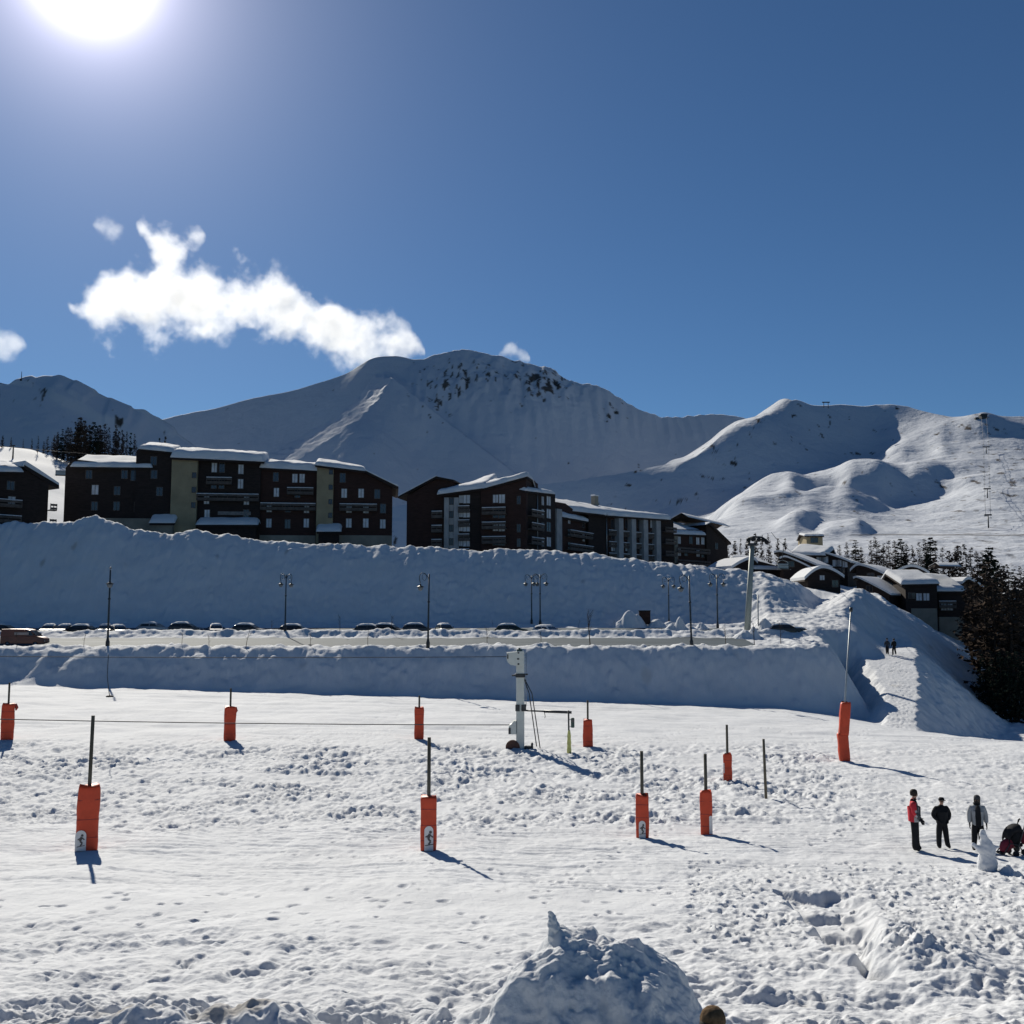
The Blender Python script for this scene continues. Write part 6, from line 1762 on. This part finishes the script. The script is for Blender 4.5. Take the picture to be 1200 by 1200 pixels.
for s in (-.22, .22): MB().tube([L3(1198.6, 967, s), L3(1199.4, 964.5, s), L3(1201, 963.5, s)], .026, 8).build('handle', M_RUBBER, pc)
hood = MB(); secs = []
for i in range(9):
    a = math.pi * (i / 8) * .62 - .15
    secs.append([(L3(1192, 986, 0).x - .35 * math.cos(a) * .95, .25 * math.cos(t) , L3(1192, 986, 0).z + .34 * math.sin(a) + .16 * math.sin(t) ) for t in np.linspace(0, math.pi, 9)] + [(L3(1192, 986, 0).x - .30 * math.cos(a), .22 * math.cos(t), L3(1192, 986, 0).z + .29 * math.sin(a) + .12 * math.sin(t)) for t in np.linspace(math.pi, 0, 9)])
loft(secs, hood); hood.build('hood', M_BLACKCLOTH, pc)
MB().box(tuple(L3(1186, 992, -.2)), tuple(L3(1196, 988, .2)), None, .03).build('seat', M_BLACKCLOTH, pc)
bk = MB().tube([L3(1187, 990, 0), L3(1191, 981, 0), L3(1194.5, 972, 0)], [.17, .19, .15], 14).build('backrest', M_BLACKCLOTH, pc)
MB().tube([L3(1189, 988, 0), L3(1184, 989, 0), L3(1179, 992, 0), L3(1176.5, 997, 0), L3(1175.5, 999, 0)], [.14, .17, .17, .14, .08], 16).build('footmuff', M_MAROON, pc)
MB().box(tuple(L3(1170.5, 1001, -.17)), tuple(L3(1176, 998.6, .17)), None, .02).build('footrest', M_RUBBER, pc)
MB().tube([L3(1199, 976, -.1), L3(1200, 982, -.1), L3(1200, 989, -.1)], [.09, .13, .11], 12).build('bag', M_MAROON, pc)

# ------------------------------------------------------------------ snowman, snow spike, heaps by the camera
def lumpy(me, amp, scale, seed):
    n = len(me.vertices); co = np.empty(n * 3); me.vertices.foreach_get('co', co); co = co.reshape(-1, 3)
    no = np.array([v.normal for v in me.vertices])
    d = amp * (fbm(co[:, 0] / scale + co[:, 1] / scale * .7, co[:, 2] / scale - co[:, 1] / scale * .4, seed, 4, .55))
    co = co + no * d[:, None]; me.vertices.foreach_set('co', co.reshape(-1)); me.update()
    return me
def blob(name, balls, voxel, smooth=6):
    m = MB()
    for c_, r in balls: m.ball(c_, r, 20, 14)
    me = m.mesh(name); o = bpy.data.objects.new(name, me); C.objects.link(o)
    rm = o.modifiers.new('remesh', 'REMESH'); rm.mode = 'VOXEL'; rm.voxel_size = voxel; rm.use_smooth_shade = True
    sm_ = o.modifiers.new('smooth', 'SMOOTH'); sm_.iterations = smooth; sm_.factor = .5
    bpy.context.view_layer.update()
    res = bpy.data.meshes.new_from_object(o.evaluated_get(bpy.context.evaluated_depsgraph_get()))
    bpy.data.objects.remove(o); res.name = name
    for p_ in res.polygons: p_.use_smooth = True
    return res
def chain(V, E, n=5):
    out_ = []
    for a, b in E:
        (pa, ra), (pb, rb) = V[a], V[b]
        for i in range(n + 1): t = i / n; out_.append((tuple(Vector(pa).lerp(Vector(pb), t)), ra + (rb - ra) * t))
    return out_
q = on_ground(1157, 1021, 18, 60); k = q.y / FPX
def S3(px, py, y=0): return ((px - 1157) * k, y, (1021 - py) * k)
V = dict(base=(S3(1157, 1021), 9 * k), low=(S3(1157.5, 1014), 11 * k), mid=(S3(1157.5, 1005), 8.6 * k), torso=(S3(1157.5, 998), 9.0 * k), sho=(S3(1156, 991), 6.4 * k), neck=(S3(1155, 986), 4.2 * k), head=(S3(1154, 981), 4.0 * k), top=(S3(1153.5, 978), 3.0 * k),
         la=(S3(1147, 996), 3.0 * k), lb=(S3(1142.5, 992), 2.2 * k), ra=(S3(1166, 995), 2.8 * k), rb=(S3(1172, 995), 1.2 * k))
me = blob('snowman', chain(V, [('base', 'low'), ('low', 'mid'), ('mid', 'torso'), ('torso', 'sho'), ('sho', 'neck'), ('neck', 'head'), ('head', 'top'), ('torso', 'la'), ('la', 'lb'), ('torso', 'ra'), ('ra', 'rb')]), .022)
o = link('snowman', lumpy(me, .022, .15, 601), M_HEAP); o.location = q
tag(o, 'small crumbling snowman with stubby arms standing on the snow', 'snowman')
def dome(name, loc, rx, ry, h, label, seed, res=420):
    gx = np.linspace(-1.25 * rx, 1.25 * rx, res); gy = np.linspace(-1.25 * ry, 1.25 * ry, res)
    X_, Y_ = np.meshgrid(gx, gy)
    wx, wy = .16 * noise(X_ / .9 + seed, Y_ / .9, 700), .16 * noise(X_ / .9, Y_ / .9 + seed, 701)
    r = np.hypot((X_ + wx) / np.where(X_ < 0, rx * 1.1, rx * .92), (Y_ + wy) / ry) * (1 + .07 * noise(np.arctan2(Y_, X_) * 1.7, np.zeros_like(X_), 702))
    H = h * np.clip(1 - r ** 1.75, 0, 1) ** .95 - .35 * sm(.92, 1.15, r)
    up = sm(.02, .3, H)
    bil = np.abs(noise(X_ / .42, Y_ / .42, 703)) + .55 * np.abs(noise(X_ / .2, Y_ / .2, 704)) + .3 * np.abs(noise(X_ / .09, Y_ / .09, 705))
    base = np.array([[gz_soft(loc.x + a, loc.y + b) for a in np.linspace(gx[0], gx[-1], 7)] for b in np.linspace(gy[0], gy[-1], 7)])
    bi = np.array([np.interp(gx, np.linspace(gx[0], gx[-1], 7), row) for row in base])
    bi = np.array([np.interp(gy, np.linspace(gy[0], gy[-1], 7), bi[:, j]) for j in range(res)]).T
    Zs = H + bi - loc.z
    gyy, gxx = np.gradient(Zs, gy, gx)
    ln = np.sqrt(1 + gxx ** 2 + gyy ** 2)
    # lumps stand out square to the surface, noise projected along all three axes
    wz_, wx_, wy_ = (1 / ln) ** 2, (gxx / ln) ** 2, (gyy / ln) ** 2
    def tri(fn, sc, sd): return wz_ * fn(X_ / sc, Y_ / sc, sd) + wx_ * fn(Y_ / sc, Zs / sc, sd + 40) + wy_ * fn(X_ / sc, Zs / sc, sd + 80)
    ab = lambda a_, b_, sd: np.abs(noise(a_, b_, sd))
    bil = tri(ab, .70, 703) + .45 * tri(ab, .30, 704) + .16 * tri(ab, .12, 705)
    d_ = up * (.17 * (bil - .42) + .30 * tri(lambda a_, b_, sd: fbm(a_, b_, sd, 4, .5), .95, 706) + .014 * tri(lambda a_, b_, sd: fbm(a_, b_, sd, 2), .06, 709))
    o = link(name, grid_mesh(name, X_ - gxx / ln * d_, Y_ - gyy / ln * d_, Zs + d_ / ln), M_HEAP); o.location = loc
    return tag(o, label, 'snow heap')
c = P(702, 1180, 13.3); c.z = gz_soft(c.x, c.y)
dome('snow_heap', c, 1.95, 1.7, 1.72, 'big lumpy heap of shovelled snow in the middle of the foreground', 3)
g = P(653, 1109, 13.3); k = g.y / FPX
def K3(px, py, y=0): return ((px - 652) * k, y, (1100 - py) * k)
V = dict(a=(K3(654, 1112), 13 * k), b=(K3(653, 1098), 10.5 * k), c=(K3(650, 1086), 8 * k), d=(K3(647, 1074), 6 * k), e=(K3(646, 1069), 4.4 * k), f=(K3(644, 1064), 3.4 * k))
me = blob('snow_spike', chain(V, [('a', 'b'), ('b', 'c'), ('c', 'd'), ('d', 'e'), ('e', 'f')]), .012)
o = link('snow_spike', lumpy(me, .02, .07, 607), M_HEAP); o.location = g
tag(o, 'pointed spike of packed snow standing on the big foreground heap', 'snow spike')
for px, py, D, h, w, lab, sd in [(1180, 1009, 30.2, 9, 11, 'grey clod of snow between the snowman and the pushchair wheel', 11), (1192, 1011, 29.6, 6, 8, 'low clod of snow in front of the pushchair at the right edge', 12), (28, 1199, 13.3, 12, 26, 'white snow block in the bottom left corner', 13), (75, 1200, 13.2, 11, 20, 'white snow block just right of the bottom left corner', 14)]:
    c = P(px, py, D); c.z = gz_soft(c.x, c.y); k = D / FPX
    heap('snow_clod', c, [(0, 0, h * k, w * k, w * k * .9)], lab, 'snow clod', sd, 60, .16)

# ------------------------------------------------------------------ clouds drifting behind the ridge
def cloud_mat(name, spine, L, hgt, dens, nscale, amp, seed):
    """Volume whose density follows a spine: centre height and half-thickness against position along the cloud."""
    m = bpy.data.materials.new(name); m.use_nodes = True
    t = m.node_tree; n, l = t.nodes, t.links; n.clear()
    o = n.new('ShaderNodeOutputMaterial'); pv = n.new('ShaderNodeVolumePrincipled')
    tc = n.new('ShaderNodeTexCoord'); sp = n.new('ShaderNodeSeparateXYZ'); l.new(tc.outputs['Object'], sp.inputs[0])
    def M(op, a, b=None, c_=None):
        q = n.new('ShaderNodeMath'); q.operation = op
        for i, v in enumerate((a, b, c_)):
            if v is None: continue
            if isinstance(v, (int, float)): q.inputs[i].default_value = v
            else: l.new(v, q.inputs[i])
        return q.outputs[0]
    xn = M('DIVIDE', sp.outputs[0], L)
    def curve(vals):
        c_ = n.new('ShaderNodeFloatCurve'); cv = c_.mapping.curves[0]
        while len(cv.points) < len(vals): cv.points.new(.5, .5)
        for p_, (a, b) in zip(cv.points, vals): p_.location = (a, b); p_.handle_type = 'AUTO'
        c_.mapping.update(); l.new(xn, c_.inputs['Value']); return c_.outputs[0]
    zc = M('MULTIPLY', curve([(a, b) for a, b, r in spine]), hgt)
    rr = M('MAXIMUM', M('MULTIPLY', curve([(a, r) for a, b, r in spine]), hgt), 1.0)
    dz = M('DIVIDE', M('SUBTRACT', sp.outputs[2], zc), rr)
    dy = M('DIVIDE', sp.outputs[1], M('ADD', M('MULTIPLY', rr, .8), 20))
    rad = M('SQRT', M('ADD', M('MULTIPLY', dz, dz), M('MULTIPLY', dy, dy)))
    nz = n.new('ShaderNodeTexNoise'); nz.inputs['Scale'].default_value = nscale; nz.inputs['Detail'].default_value = 9; nz.inputs['Roughness'].default_value = .66
    mp = n.new('ShaderNodeMapping'); mp.inputs['Location'].default_value = (seed * 131.0, seed * 37.0, 0); l.new(tc.outputs['Object'], mp.inputs[0]); l.new(mp.outputs[0], nz.inputs['Vector'])
    f = M('ADD', M('SUBTRACT', 1.0, rad), M('MULTIPLY', M('SUBTRACT', nz.outputs['Fac'], .55), amp))
    d = M('MULTIPLY', M('MINIMUM', M('MAXIMUM', M('MULTIPLY', f, 1.1), 0.0), 1.0), dens)
    pv.inputs['Color'].default_value = (1, 1, 1, 1); pv.inputs['Anisotropy'].default_value = .45
    l.new(d, pv.inputs['Density']); l.new(pv.outputs[0], o.inputs['Volume'])
    return m
def cloud(label, px0, px1, D, pts, dens=.02, nscale=.008, amp=2.4, seed=1, pad=1.6):
    """pts: (px, centre row, half thickness in pixels)."""
    k_ = D / FPX
    base_row = max(y + r for _, y, r in pts) + 20
    loc = P(px0, base_row, D)
    L_, H_ = (px1 - px0) * k_, max(base_row - y for _, y, r in pts) * k_ * 1.25
    spine = [((x - px0) * k_ / L_, (base_row - y) * k_ / H_, r * k_ / H_) for x, y, r in pts]
    mat = cloud_mat('cloud_vapour', spine, L_, H_, dens, nscale, amp, seed)
    m = MB(); secs = []
    xs = np.linspace(0, 1, 22)
    for a in xs:
        zc = np.interp(a, [q_[0] for q_ in spine], [q_[1] for q_ in spine]) * H_; r = np.interp(a, [q_[0] for q_ in spine], [q_[2] for q_ in spine]) * H_
        e = pad * r * (1 + .08 * math.sin(a * 31 + seed)) + 6
        secs.append([(a * L_, e * .9 * math.cos(t), zc + e * math.sin(t)) for t in np.linspace(0, 2 * math.pi, 18, endpoint=False)])
    loft(secs, m)
    o = m.build('cloud', mat); o.location = loc
    return tag(o, label, 'cloud')
cloud('long bright white cloud trailing down to the summit ridge', 78, 505, 3300, [(78, 355, 6), (95, 362, 20), (120, 356, 40), (150, 350, 44), (190, 345, 46), (235, 348, 42), (280, 350, 40), (330, 358, 42), (380, 378, 40), (420, 392, 36), (455, 396, 36), (480, 398, 28), (505, 412, 8)], .017, .0085, 4.0, 1, 1.75)
cloud('ragged cloud tuft rising from the top of the long cloud', 160, 240, 3300, [(156, 262, 3), (166, 266, 11), (178, 284, 20), (190, 296, 30), (204, 292, 27), (218, 282, 19), (230, 274, 15), (240, 270, 4)], .014, .013, 4.4, 2, 1.8)
cloud('tiny wispy cloud alone above the long cloud', 108, 145, 3300, [(108, 262, 3), (118, 262, 11), (127, 266, 18), (136, 268, 12), (145, 264, 3)], .005, .026, 3.6, 3)
cloud('small white cloud cut by the left edge', -40, 28, 3300, [(-40, 404, 10), (-10, 404, 24), (5, 404, 20), (16, 402, 15), (28, 402, 4)], .008, .016, 3.2, 4)
cloud('small cloud puff peeping over the summit ridge', 584, 622, 3300, [(584, 416, 3), (594, 410, 10), (603, 408, 11), (612, 414, 9), (622, 420, 3)], .008, .026, 3.2, 5)
